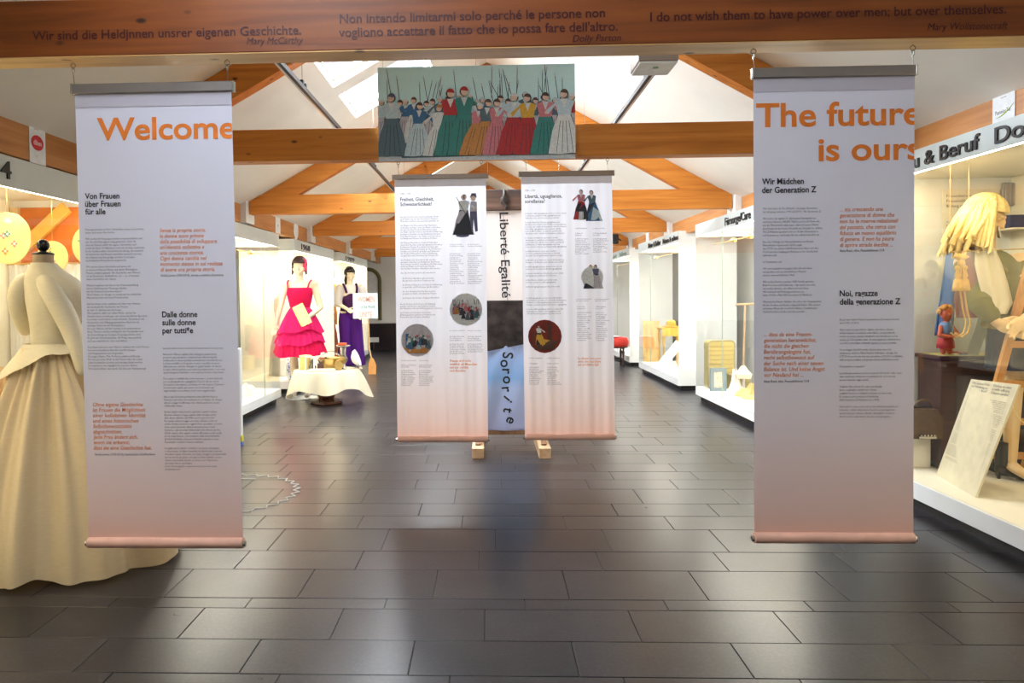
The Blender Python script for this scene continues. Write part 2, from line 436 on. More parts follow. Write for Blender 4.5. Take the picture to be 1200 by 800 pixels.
# quotes on the nearest tie beam (matt red film)
M_film = plain((.055, .004, .006), .45); M_filmbg = glassmat('clear_film', (.93, .90, .86), .5)
fy = 3.13
def on_beam(items, label):
    q = MB()
    for (txt, x0, y0, x1, size_px, bold, shear) in items:
        P = onY(x0, y0, fy - .0015); P1 = onY(x1, y0, fy - .0015)
        text_into(q, txt, P, X_, Z_, size_px * fy / FPX, (P1.x - P.x), bold, 3, shear)
        obj('quoted_name' if shear else 'quotation_line', q, M_film, trusses[0], label=label, fixn=False); q = MB()
on_beam([('Wir sind die Heldjnnen unsrer eigenen Geschichte.', 38, 47, 353, 15, .012, 0), ('Mary McCarthy', 289, 52, 354, 11.5, 0, .22)], 'dark red German quotation')
on_beam([('Non intendo limitarmi solo perché le persone non', 398, 27, 709, 15, .012, 0), ("vogliono accettare il fatto che io possa fare dell'altro.", 397, 43, 724, 15, .012, 0), ('Dolly Parton', 671, 49, 727, 11.5, 0, .22)], 'dark red Italian quotation')
on_beam([('I do not wish them to have power over men; but over themselves.', 762, 25, 1179, 15, .012, 0), ('Mary Wollstonecraft', 1087, 35.5, 1180, 11.5, 0, .22)], 'dark red English quotation')

# wall plates between white piers, with the sheets pinned to them
npl = 1
for sgn in (-1, 1):
    ys = [-3.0] + [c for c in (3.2, 5.7, 9.27, 12.63, 16.07, 19.47)] + [21.2]
    for i in range(len(ys) - 1):
        a, b = ys[i] + (.17 if i else 0), ys[i + 1] - .17
        x0, x1 = sorted((sgn * 3.13, sgn * 3.25))
        obj('trim_%d' % npl, MB().box((x0, a, 2.50), (x1, b, 2.745), .003), M_beamY, kind='structure', label='orange wooden wall plate'); npl += 1
    for y in ys[1:-1]:
        x0, x1 = sorted((sgn * 3.06, sgn * 3.32))
        obj('trim_%d' % npl, MB().box((x0, y - .16, 2.50), (x1, y + .16, 2.80)), M_wall, kind='structure'); npl += 1
def sheet(label, X, ya, yb, z0, z1, sgn):
    t = thing('sponsor_sheet', label, 'paper sheet', (X, (ya + yb) / 2, z0), 'sheets pinned to the wooden plates')
    x0, x1 = sorted((X, X - sgn * .003))
    obj('paper', MB().box((x0, ya, z0), (x1, yb, z1)), plain((.85, .88, .92), .7), t)
    return t
s1 = sheet('white sheet with a red oval logo pinned on the left wooden plate', -3.128, 4.87, 5.05, 2.49, 2.76, -1)
q = MB(); cy, cz = 4.955, 2.635
q.prism([(-3.1245, cy + .068 * math.cos(a * PI / 16), cz + .052 * math.sin(a * PI / 16)) for a in range(32)], (.002, 0, 0))
obj('red_oval', q, plain((.62, .015, .03), .5), s1)
q = MB(); text_into(q, 'diben', (-3.1215, cy - .045, cz - .016), Y_, Z_, .05, .09, .01); obj('logo_lettering', q, plain((.9, .8, .8), .6), s1)
q = MB(); text_into(q, 'sponsor', (-3.1245, cy - .03, 2.725), Y_, Z_, .014, .05); text_into(q, 'x', (-3.1245, cy - .01, 2.54), Y_, Z_, .02); obj('small_print', q, M_inkgrey, s1)
s2 = sheet('white sheet with a green swoosh logo pinned on the right wooden plate', 3.128, 4.44, 4.63, 2.485, 2.75, 1)
q = MB(); text_into(q, 'PasseierTal', (3.1245, 4.605, 2.625), -Y_, Z_, .034, .13, .01); text_into(q, 'sponsor', (3.1245, 4.555, 2.715), -Y_, Z_, .014, .05); obj('logo_lettering', q, M_inkgrey, s2)
q = MB(); q.tube([(3.1245, 4.60 - k * .014, 2.605 + .0009 * k * k * .55) for k in range(12)], [.001 + .003 * math.sin(PI * k / 11) for k in range(12)], 6); obj('green_swoosh', q, plain((.35, .55, .08), .6), s2)
for sgn, yc, lb in ((-1, 10.72, 'small white sheet on the left wooden plate behind the Welcome banner'), (1, 14.4, 'small white sheet on the right wooden plate far down the hall')):
    s3 = sheet(lb, sgn * 3.128, yc - .12, yc + .12, 2.50, 2.745, sgn)
    q = MB(); text_into(q, 'x', (sgn * 3.1245, yc + sgn * .03, 2.6), -sgn * Y_, Z_, .07, .06); obj('logo_lettering', q, plain((.4, .15, .15), .6), s3)

# ------------------------------------------------------------------ lighting tracks and box on the ceiling
for sgn, x, lb in ((-1, -1.30, 'black and white lighting track hung under the left roof slope'), (1, 1.10, 'black and white lighting track hung under the right roof slope')):
    t = thing('lighting_track', lb, 'lighting track', (x, 3.4, 3.0), 'lighting tracks')
    obj('housing', MB().box((x - .018, 3.0, 3.0), (x + .018, 19.3, 3.035)), M_white, t)
    obj('channel', MB().box((x - sgn * .018 - .012, 3.0, 2.992), (x - sgn * .018 + .012, 19.3, 3.022)), M_black, t, label='black track channel')
    for y in (5.1, 8.3, 11.3, 14.6, 17.6):
        obj('suspension_wire', MB().tube([(x, y, 3.03), (x, y, roofz(x) - .002)], .0022, 5), M_steel, t)
        obj('track_clip', MB().box((x - .012, y - .02, 3.035), (x + .012, y + .02, 3.075), .004).box((x + .005, y + .02, 3.03), (x + .022, y + .05, 3.06), .003), M_black, t)
p = (.955, 4.36, 2.93)
t = thing('emergency_light', 'flat grey and white box hung beside the right lighting track', 'emergency light', p)
obj('housing', MB().box((.90, 4.36, 2.925), (1.135, 4.62, 2.99), .006), M_alu2, t)
obj('diffuser', MB().box((.905, 4.365, 2.915), (1.13, 4.615, 2.925), .003), plain((.85, .87, .84), .4), t, label='white underside')
obj('indicator', MB().box((1.005, 4.44, 2.9125), (1.035, 4.47, 2.915)), plain((.1, .4, .15), .4), t, label='small green mark')
obj('stem', MB().tube([(.99, 4.5, 2.99), (.99, 4.5, roofz(.99) - .002)], .008, 8), M_white, t)

# ------------------------------------------------------------------ banners
def warp_fn(xc, z0, H, amp):
    def wv(q):
        if not amp: return q
        v = max(0, min(1, (q.z - z0) / H)); u = q.x - xc
        a = amp * (.22 + .78 * (1 - v) ** 1.6)
        return Vector((q.x, q.y + a * (math.sin(u * 41 + 1.1) * .5 + math.sin(u * 83 + v * 2) * .3 + math.sin(u * 19 - v * 1.5) * .5), q.z))
    return wv
GRAD1 = [(0.0, (.80, .48, .40)), (.06, (.80, .58, .54)), (.25, (.78, .70, .76)), (.42, (.76, .75, .87)), (1.0, (.77, .77, .92))]
GRAD2 = [(0.0, (.86, .55, .46)), (.06, (.88, .66, .60)), (.22, (.86, .78, .79)), (.42, (.86, .85, .92)), (1.0, (.86, .87, .96))]
def banner(label, xc, Y, half, ztop, zcloth, zbot, rail_half, amp, skew, hooks, beamz, group, grad, railm):
    t = thing('hanging_banner', label, 'banner', (xc, Y, zbot), group)
    H = zcloth - zbot; wv = warp_fn(xc, zbot, H, amp)
    def fn(u, v): return wv(Vector((xc + (u - .5) * 2 * half + skew * (1 - v), Y, zbot + .03 + (zcloth + .02 - zbot - .03) * v)))
    cl = obj('banner_cloth', MB().grid(fn, 96 if amp else 12, 40), cloth('banner_print', (.8, .8, .8), .12 if not amp else .35, grad=grad), t, smooth='all', fixn=False)
    obj('sewn_hem', MB().grid(lambda u, v: wv(Vector((xc + (u - .5) * 2 * half, Y - .0022, zcloth - .058 + .0565 * v))), 60, 2), cloth('hem', (.63, .60, .70) if not amp else (.80, .76, .78), .1), t, smooth='all', fixn=False)
    obj('top_rail', MB().box((xc - rail_half, Y - .012, zcloth), (xc + rail_half, Y + .014, ztop), .004), railm, t, label='brushed metal clamp rail')
    for s in (-1, 1): obj('rail_end_cap', MB().box((xc + s * rail_half - .004, Y - .013, zcloth - .001), (xc + s * rail_half + .004, Y + .015, ztop + .001), .002), M_steel, t)
    xb = xc + skew
    pink = plain((.80, .47, .38), .6)
    obj('bottom_rail', MB().tube([(xb - half, Y, zbot + .022), (xb + half, Y, zbot + .022)], .024, 14), pink, t, smooth=True, label='salmon cloth sleeve round the weight bar')
    for s in (-1, 1): obj('bar_end', MB().tube([(xb + s * (half - .002), Y, zbot + .018), (xb + s * (half + .012), Y, zbot + .018)], .013, 10), M_steel, t, smooth=True)
    for hx in hooks:
        h = MB(); zc = beamz - .028
        h.tube([(hx, Y, beamz + .01), (hx, Y, beamz - .008)], .003, 6)
        h.tube([(hx + .011 * math.sin(a), Y, beamz - .019 - .011 * math.cos(a)) for a in [k * 2 * PI / 12 for k in range(12)]], .0026, 6, closed=True)
        h.tube([(hx, Y + .009 * math.sin(a), beamz - .040 + .013 * math.cos(a)) for a in [k * 2 * PI / 12 for k in range(12)]], .0024, 6, closed=True)
        obj('hook', h, M_steel, t, smooth=True)
        obj('wire', MB().tube([(hx, Y, beamz - .052), (hx + .004, Y, ztop - .004)], .0018, 5), M_steel, t)
    return t, wv, cl
BY = 3.2
bl, _, _c = banner('left front banner with the orange heading Welcome', -1.487, BY, .354, 2.508, 2.463, .425, .365, 0, .02, (-1.846, -1.150), TZ0, 'the two large banners hung from the lettered beam', GRAD1, M_alu)
br, _, _c = banner('right front banner with the orange heading The future is ours', 1.492, BY, .341, 2.518, 2.474, .455, .345, 0, .004, (1.152, 1.825), TZ0, 'the two large banners hung from the lettered beam', GRAD1, M_alu)
MY = 5.695
m1, w1, _c = banner('wavy banner headed Freiheit, Gleichheit, left of the guillotine', -.372, MY, .358, 2.50, 2.462, .395, .374, .011, 0, (-.70, -.05), TZ0, 'the two wavy banners hung mid-hall', GRAD2, M_alu2)
m2, w2, _c = banner('wavy banner headed Libertà, uguaglianza, right of the guillotine', .612, MY, .352, 2.510, 2.470, .410, .368, .011, .015, (.30, .93), TZ0, 'the two wavy banners hung mid-hall', GRAD2, M_alu2)

def block(mb, Y, x, y, lines, pitch, xr=None, size=None, bold=0.0, res=1, shear=0.0, warp=None, dy=.0015, clip=None, fit=None, xr0=None):
    """lines of print: first baseline at pixel (x,y) of the photograph, pitch in its pixels; xr = right end of the longest line"""
    P = onY(x, y, Y - dy); sc = Y / FPX; size = (size or pitch * .78) * sc; n = max((len(l) for l in lines), default=1)
    xr = xr or xr0; W = (onY(xr, y, Y).x - P.x) if xr else None; sx = None
    if W:
        mx = 0
        for l in (fit or lines):
            if l.strip(): vs, _ = glyphs(l, bold, res); mx = max(mx, max(v.x for v in vs) - min(v.x for v in vs))
        sx = W / mx
    for i, l in enumerate(lines):
        if not l.strip(): continue
        vs, _ = glyphs(l, bold, res); wd = (max(v.x for v in vs) - min(v.x for v in vs)) * (sx or size)
        text_into(mb, l, P - Z_ * (pitch * sc * i), X_, Z_, size, wd, bold, res, shear, warp=warp, clip=clip)
def lettering(name, parent, mat, items, Y, warp=None, label=None, dy=.0015, clip=None):
    for it in items:
        ls = it[2]
        if name in ('heading', 'subheading', 'quotation') and len(ls) > 1:
            for i in range(len(ls)):      # one object per printed line
                mb = MB(); block(mb, Y, it[0], it[1], [''] * i + [ls[i]] , *it[3:4], None, *it[5:-1], warp=warp, dy=dy, clip=clip, fit=ls, xr0=it[4])
                obj(name + '_line', mb, mat, parent, label=label, fixn=False)
            continue
        mb = MB(); block(mb, Y, *it[:-1], warp=warp, dy=dy, clip=clip)
        obj(name, mb, mat, parent, label=label, fixn=False, kind='stuff' if len(ls) > 1 else None)

# left front banner
lettering('heading', bl, M_orange, [(114, 164, ['Welcome'], 30, 276, 37, .02, 6, 0, {})], BY, label='orange heading', clip=(Vector((-1.133, 0, 0)), X_))
lettering('subheading', bl, M_ink, [(99.5, 233, ['Von Frauen', 'über Frauen', 'für alle'], 9.2, 141.5, 9.6, .020, 3, 0, {}), (190, 371.5, ['Dalle donne', 'sulle donne', 'per tutti*e'], 9.6, 231.5, 9.8, .020, 3, 0, {})], BY)
G1 = ['Frauengeschichte ist Ihre Geschichte, unsere Geschichte,', 'deine und meine Geschichte.', '',
 'Wir wollen Ihr Frauengeschichte veranschaulichen und', 'der Geschichtslosigkeit entgegentreten, denn oft', 'sind uns Frauen selbst die eigene Geschichte und', 'somit die Ihrer Vorfahrinnen nicht als wichtig empfunden.', 'In der traditionellen Geschichtsschreibung, die männlich', 'dominiert ist, sind Frauen unsichtbar gemacht worden,', 'ihre Namen wurden getilgt und ihre Leistungen', 'im kollektiven Bewusstsein ausgelöscht.', '',
 'Wir spüren diese Geschichte auf, gehen ihr', 'in unserem Museum Raum und damit Wichtigkeit.', 'Frauen, prägten genauso die Geschichte wie Männer,', 'ob als Künstlerin, Arzthelferin, etc. – sie ist kurzum', 'deine Geschichte von Gaben.', '',
 'Warum beginnen wir hier in der Dauerausstellung', 'unsere Erzählung der Frauengeschichte', 'mit der Französischen Revolution?', 'Weil Olympe de Gouges so mutig war zu verkünden:', 'Menschenrechte sind auch Frauenrechte.', '',
 'Auf der linken Seite erzählen sich über vier Vitrinen', 'die wechselvolle Geschichte der Frauen', 'ab dem 19. Jahrhundert bis heute.', 'Wir beziehen dafür vor allem Mode, und an die', 'Geschlechtervorstellungen der unterschiedlichen Epochen', 'besonders eindrücklich veranschaulicht. Zusammen mit', 'Accessoires und Alltagsgegenständen illustriert sie', 'wichtige Stationen der Emanzipation.', 'Die vier Vitrinen auf der rechten Seite präsentieren', 'ihren Themen, welche wichtig für das Verständnis und', 'die Entwicklung der heutigen Frauengeschichte sind.', 'Es geht um Schönheitsideale, die Frage, was weiblich', 'und was natürlich ist, Care und Arbeit.', '',
 'Den Raum zwischen den Vitrinen widmen wir sechs Frauen', 'mit unterschiedlichen Berufen und Berufungen', 'aus Vergangenheit und Gegenwart.', 'Sie zeigen Stärke, Mut, Professionalität und Einsatz', 'für eine gerechte Welt, in der Frauen über ihr Leben', 'selbst bestimmen können und wertgeschätzt werden.', 'Sie inspirieren uns tagtäglich bei unserer Arbeit.', 'Wir wurde Ihnen, wie wurde die Idee zur Veränderung?']
G2 = ['La storia delle donne è la nostra, la vostra, la tua e la mia storia.', '',
 'Nel nostro Museo vogliamo fare emergere questa storia,', 'proporre una narrazione complementare alla storiografia', 'tradizionale, la cui prospettiva esclusivamente maschile ha reso', 'le donne invisibili, ne ha taciuto i nomi e cancellato le opere', 'dalla memoria collettiva. Relegate in spazio limitato di camera,', 'le stesse donne tendono a percepire la propria storia, o con essa', 'quella del genere femminile, come qualcosa di meno importante.', '',
 'Dare spazio e visibilità alle nostre antenate e i poteri universali', 'per eccellenza libertà e uguaglianza. È perciò da noi, con le', 'loro azioni e innovazioni, contribuiscono da sempre a "plasmare"', 'la storia tanto quanto gli uomini; non le troverete qui', 'rappresentate come vittime, bensì come soggetti attivi.', '',
 'Non a caso la mostra permanente inizia dalla Rivoluzione', 'Francese: solo a fine del movimento la cui Olympe de Gouges', 'ebbe il coraggio di affermare che i diritti umani sono anche', 'i diritti delle donne.', '',
 'Sul lato sinistro del percorso espositivo, quattro vetrine', 'illustrano durante le tappe salienti della variegata storia', 'delle donne dalla fine del XVIII secolo ai giorni nostri.', 'Per questo simbolo viaggio nel tempo abbiamo scelto di', 'servirci di abiti, accessori e oggetti d\'uso quotidiano, a nostro', 'avviso particolarmente efficaci nel testimoniare i ruoli', 'di genere, e gli stereotipi intramontati nelle diverse epoche.', 'Sul lato destro, altre quattro vetrine affrontano nostri curiali', 'per la comprensione e la rivoluzione della storia femminile:', 'gli ideali di bellezza, il binomio femminile naturale, la cura,', 'femminilità e mestieri, il lavoro retribuito.', '',
 'Lo spazio tra le vetrine è dedicato a sei donne del passato', 'e del presente. Sei figure femminili che illustra vita e carriera', 'che hanno saputo di lasciare con forza, coraggio e professionalità', 'per un mondo più giusto, nel quale le donne abbiano potere', 'talenti e autonomia. Queste sei donne sono l\'ispirazione', 'nel nostro lavoro quotidiano.', 'E voi? Chi ha ispirato o ispira la vostra personale spinta', 'al cambiamento?']
lettering('body_text', bl, M_inkgrey, [(100, 270, G1, 3.69, 172, 3.3, .0, 1, 0, {}), (191, 409, G2, 3.62, 263, 3.3, .0, 1, 0, {})], BY)
lettering('quotation', bl, M_orange2, [(187, 272, ['Senza la propria storia,', 'le donne sono private', 'della possibilità di sviluppare', "un'identità collettiva e", 'una coscienza storica.', 'Ogni donna cambia nel', 'momento stesso in cui realizza', 'di avere una propria storia.'], 6.65, 260, 6.6, .008, 2, .15, {}),
  (108.5, 476, ['Ohne eigene Geschichte', 'ist Frauen die Möglichkeit', 'einer kollektiven Identität', 'und eines historischen', 'Selbstbewusstseins', 'abgeschnitten.', 'Jede Frau ändert sich,', 'wenn sie erkennt,', 'dass sie eine Geschichte hat.'], 6.5, 177, 6.6, .008, 2, .15, {})], BY, label='orange italic quotations')
lettering('credit_line', bl, M_inkgrey, [(188, 324, ['Gerda Lerner (1920-2013), storica e scrittrice femminista'], 4, 262, 4, .01, 1, 0, {}), (111, 533.5, ['Gerda Lerner (1920-2013), feministische Schriftstellerin'], 4, 182, 4, .01, 1, 0, {})], BY)
# right front banner
lettering('heading', br, M_orange, [(886, 148.5, ['The future'], 30, 1079, 38, .02, 6, 0, {}), (959, 188, ['is ours'], 30, 1079, 37, .02, 6, 0, {})], BY, label='orange heading', clip=(Vector((1.832, 0, 0)), X_))
lettering('subheading', br, M_ink, [(893, 216, ['Wir Mädchen', 'der Generation Z'], 9.8, 956.5, 9.8, .020, 3, 0, {}), (984, 347, ['Noi, ragazze', 'della generazione Z'], 9.6, 1055, 9.8, .020, 3, 0, {})], BY)
G3 = ['Wir sind schon da. Die Zukunft – die junge Generation', 'der Jahrgänge zwischen 1995 und 2010 – die Generation Z.', '', 'Wir sind in die digitale 21. Jahrhundert hineingeboren', 'und haben Internet, WLAN, Tablets und Social Networks', 'mit der Muttermilch aufgesogen, während unsere Mütter', 'gleichzeitig mit der besten Freundin ans Smartphone durften.', 'Wir Z-Mädchen gendern nicht so oft über Emanzipation', 'und Feminismus, weil beides für uns selbstverständlich ist.', '', 'Eine drei Umfrage bei Oberschülerinnen am Bozner', 'Maria-Hueber-Gymnasium (2016) ergab,', 'dass 77,7% ein starkes Selbstbewusstsein haben und dass', '95,6% mit ihrer Stellung als Mädchen in der Gesellschaft', 'zufrieden sind.', '', 'Ist Feminismus out?', '', 'Wir sind tatsächlich die Jungs stolz, z.B. wir haben', 'und gestalten den gesellschaftlichen Wandel', 'unseres wissenschaftlichen Welt.', '', 'Wir wollen Karriere machen UND Familie gründen,', 'Bleib Forschen und Herbst wie – das macht uns nicht,', 'wir wollen arbeiten, um selbst vertreten leben.', 'Wir sind auch auf Führungspositionen aus.', '(siehe 5.90-8, a Mail, NZ-Generation Z, Mädchen)', '', 'Wir sind den Frauen dankbar, die sich in der Vergangenheit', 'für ihre Freiheit und Rechte eingesetzt haben. Wir nennen', 'auf unsere Weise die Geschichte Balance bewahrheiten.', 'Vielleicht anders, als Ihr euch das vorstellt ...']
G4 = ['Eccoci qua: siamo il futuro, la generazione Z venuta al mondo', 'tra il 1995 e il 2010.', '', 'Siamo nate nel super-futuro digitale, innovativo classico', 'al latte materno di internet, wlan tablet e social network,', 'mentre le nostre mamme studiavano tra smartphone con le', 'amiche. Lo loro parlano tanto di emancipazione e femminismo,', 'è perché ormai diamo entrambe queste cose per scontate.', '', 'Un sondaggio del 2016 svolto del periodico tra noi la', 'studentesse del liceo Maria Hueber di Bolzano, emerge che', 'il 77,7% di esse ha una marcata autostima e il 95,6% è soddisfatto', 'della propria condizione di giovane donna nell\'attuale società.', '', 'Il femminismo è superato?', '', 'La nostra generazione si trova nei pressi del mondo reale, vuole', 'vive e partecipa attivamente al cambiamento di un mondo', 'ancora dominato dagli uomini.', '', 'Vogliamo fare carriera E creare una famiglia.', 'Essere casalinghe e madri non ci basta,', 'vogliamo lavorare e realizzarci sul piano professionale.', 'E occupare anche posizioni di leadership.', '(NZ-Generation Z, Mädchen eco, a Mail)', '', 'Siamo grate a tutte coloro che si sono battute in passato per', 'la libertà e i diritti delle donne. E anche noi perseguiremo', 'questa lotta per ottenere effettive disequilibrio di genere.', 'Anche se forse sarà diverso da come voi immaginate ...']
lettering('body_text', br, M_inkgrey, [(894, 245.5, G3, 3.83, 964, 3.3, .0, 1, 0, {}), (984, 375.5, G4, 3.86, 1058, 3.3, .0, 1, 0, {})], BY)
lettering('quotation', br, M_orange2, [(984, 247.5, ['... sta crescendo una', 'generazione di donne che', 'non ha le riserve relazionali', 'del passato, che cerca con', 'fiducia un nuovo equilibrio', 'di genere. E non ha paura', 'di aprire strade inedite ...'], 6.8, 1052, 6.6, .008, 2, .15, {}),
  (895, 394, ['... dass da eine Frauen-', 'generation heranwächst,', 'die nicht die gleichen', 'Berührungsängste hat,', 'recht selbstbewusst auf', 'der Suche nach einer neuen', 'Balance ist. Und keine Angst', 'vor Neuland hat ...'], 6.7, 966, 6.6, .008, 2, .15, {})], BY, label='orange italic quotations')
lettering('credit_line', br, M_inkgrey, [(984, 295, ['Anna Russi, oltre, Frauenbiblioner 1/18'], 4, 1036, 4, .01, 1, 0, {}), (895, 448, ['Anna Russi, zitat, Frauenbiblioner 1/18'], 4, 948, 4, .01, 1, 0, {})], BY)

# ---- mid-hall banners: print follows the folds
def lorem(words, n, ln):
    out = []; k = 0
    for i in range(n):
        l = ''
        while len(l) < ln - random.randint(0, 8): l += words[k % len(words)] + ' '; k += random.choice((1, 2, 5))
        out.append(l.strip())
    return out
DEW = 'die Frauen der Revolution fordern Freiheit und Gleichheit für alle Menschen doch ihre Rechte werden nicht in der Erklärung genannt sie gründen Klubs und schreiben Petitionen an das Parlament'.split()
ITW = 'le donne della rivoluzione chiedono libertà e uguaglianza per tutti ma i loro diritti non sono scritti nella dichiarazione fondano circoli e scrivono petizioni al parlamento'.split()
def paras(words, plan, ln):
    out = []
    for p in plan: out += lorem(words, p, ln) + ['']
    return out
D2 = dict(dy=.005)

lettering('heading', m1, M_ink, [(469, 235.5, ['Freiheit, Gleichheit,', 'Schwesterlichkeit?'], 5.8, 508.5, 5.8, .015, 2, 0, {})], MY, w1, dy=.005)
lettering('heading', m2, M_ink, [(615, 232, ['Libertà, uguaglianza,', 'sorellanza?'], 5.8, 658.5, 5.8, .015, 2, 0, {})], MY, w2, dy=.005)
lettering('date_line', m1, M_inkgrey, [(469.5, 228.5, ['1789 – 1799'], 4, 481, 3.6, 0, 1, 0, {})], MY, w1, dy=.005)
lettering('date_line', m2, M_inkgrey, [(615.5, 224.5, ['1789 – 1799'], 4, 627, 3.6, 0, 1, 0, {})], MY, w2, dy=.005)
c1 = paras(DEW, [3, 7, 7, 5, 1], 42); c1b = paras(DEW, [2, 2, 2, 1], 40); c1c = paras(DEW, [3, 3], 46)
lettering('body_text', m1, M_inkgrey, [(469, 255, c1, 2.52, 518, 2.6, 0, 1, 0, {}), (471.5, 327, c1b, 2.55, 518, 2.6, 0, 1, 0, {}), (469, 357, c1c, 2.55, 518, 2.6, 0, 1, 0, {}),
   (527, 287, lorem(DEW, 2, 26), 2.1, 544, 2, 0, 1, 0, {}), (548, 287, lorem(DEW, 2, 24), 2.1, 565, 2, 0, 1, 0, {}),
   (527, 298, lorem(DEW, 16, 22), 2.3, 544, 2.4, 0, 1, 0, {}), (548, 298, lorem(DEW, 16, 22), 2.3, 565, 2.4, 0, 1, 0, {}),
   (527, 388, lorem(DEW, 1, 30), 2.1, 545, 2, 0, 1, 0, {}), (548, 388, lorem(DEW, 1, 26), 2.1, 564, 2, 0, 1, 0, {}),
   (527, 395, lorem(DEW, 3, 20) + [''] + lorem(DEW, 6, 24), 2.2, 545, 2.4, 0, 1, 0, {}), (548, 395, lorem(DEW, 3, 20) + [''] + lorem(DEW, 5, 24), 2.2, 566, 2.4, 0, 1, 0, {}),
   (470, 423, lorem(DEW, 1, 28), 2.1, 488, 2, 0, 1, 0, {}), (491, 423, lorem(DEW, 1, 18), 2.1, 502, 2, 0, 1, 0, {}),
   (470, 428.5, lorem(DEW, 2, 22) + [''] + lorem(DEW, 9, 24), 2.15, 488, 2.4, 0, 1, 0, {}), (491, 428.5, lorem(DEW, 2, 22) + [''] + lorem(DEW, 9, 24), 2.15, 508, 2.4, 0, 1, 0, {})], MY, w1, dy=.005)
lettering('quotation', m1, M_orange2, [(527, 424, ['Frauen sind nicht,', 'weiblich als Menschen', 'mit nur mitteln', 'von Kindern.'], 3.9, 559, 4.2, .02, 1, .15, {})], MY, w1, dy=.005)
c2 = paras(ITW, [3, 6, 5, 3, 2, 2, 2, 2, 1], 44); c2c = paras(ITW, [4, 3], 46)
lettering('body_text', m2, M_inkgrey, [(615.5, 251, c2, 2.58, 664, 2.6, 0, 1, 0, {}), (617, 350, c2c, 2.6, 664, 2.6, 0, 1, 0, {}),
   (674, 268, lorem(ITW, 1, 22), 2.1, 688, 2, 0, 1, 0, {}), (695, 268, lorem(ITW, 1, 22), 2.1, 708, 2, 0, 1, 0, {}),
   (674, 274, lorem(ITW, 2, 16) + [''] + lorem(ITW, 9, 22), 2.15, 692, 2.4, 0, 1, 0, {}), (695, 274, lorem(ITW, 2, 16) + [''] + lorem(ITW, 8, 22), 2.15, 713, 2.4, 0, 1, 0, {}),
   (675, 351, lorem(ITW, 2, 26), 2.1, 693, 2, 0, 1, 0, {}), (697, 351, lorem(ITW, 2, 24), 2.1, 713, 2, 0, 1, 0, {}),
   (676, 360, lorem(ITW, 2, 20) + [''] + lorem(ITW, 15, 22), 2.3, 693, 2.4, 0, 1, 0, {}), (698, 360, lorem(ITW, 2, 18) + [''] + lorem(ITW, 15, 22), 2.3, 714, 2.4, 0, 1, 0, {}),
   (620, 420, lorem(ITW, 1, 28), 2.1, 636, 2, 0, 1, 0, {}), (641, 420, lorem(ITW, 1, 26), 2.1, 656, 2, 0, 1, 0, {}),
   (620, 426.5, lorem(ITW, 1, 22) + [''] + lorem(ITW, 10, 24), 2.2, 637, 2.4, 0, 1, 0, {}), (641, 426.5, lorem(ITW, 1, 20) + [''] + lorem(ITW, 10, 24), 2.2, 658, 2.4, 0, 1, 0, {})], MY, w2, dy=.005)
lettering('quotation', m2, M_orange2, [(677, 421, ['Le donne non sono', 'altro che macchine', 'per produrre figli.'], 3.7, 704, 4.0, .02, 1, .15, {})], MY, w2, dy=.005)

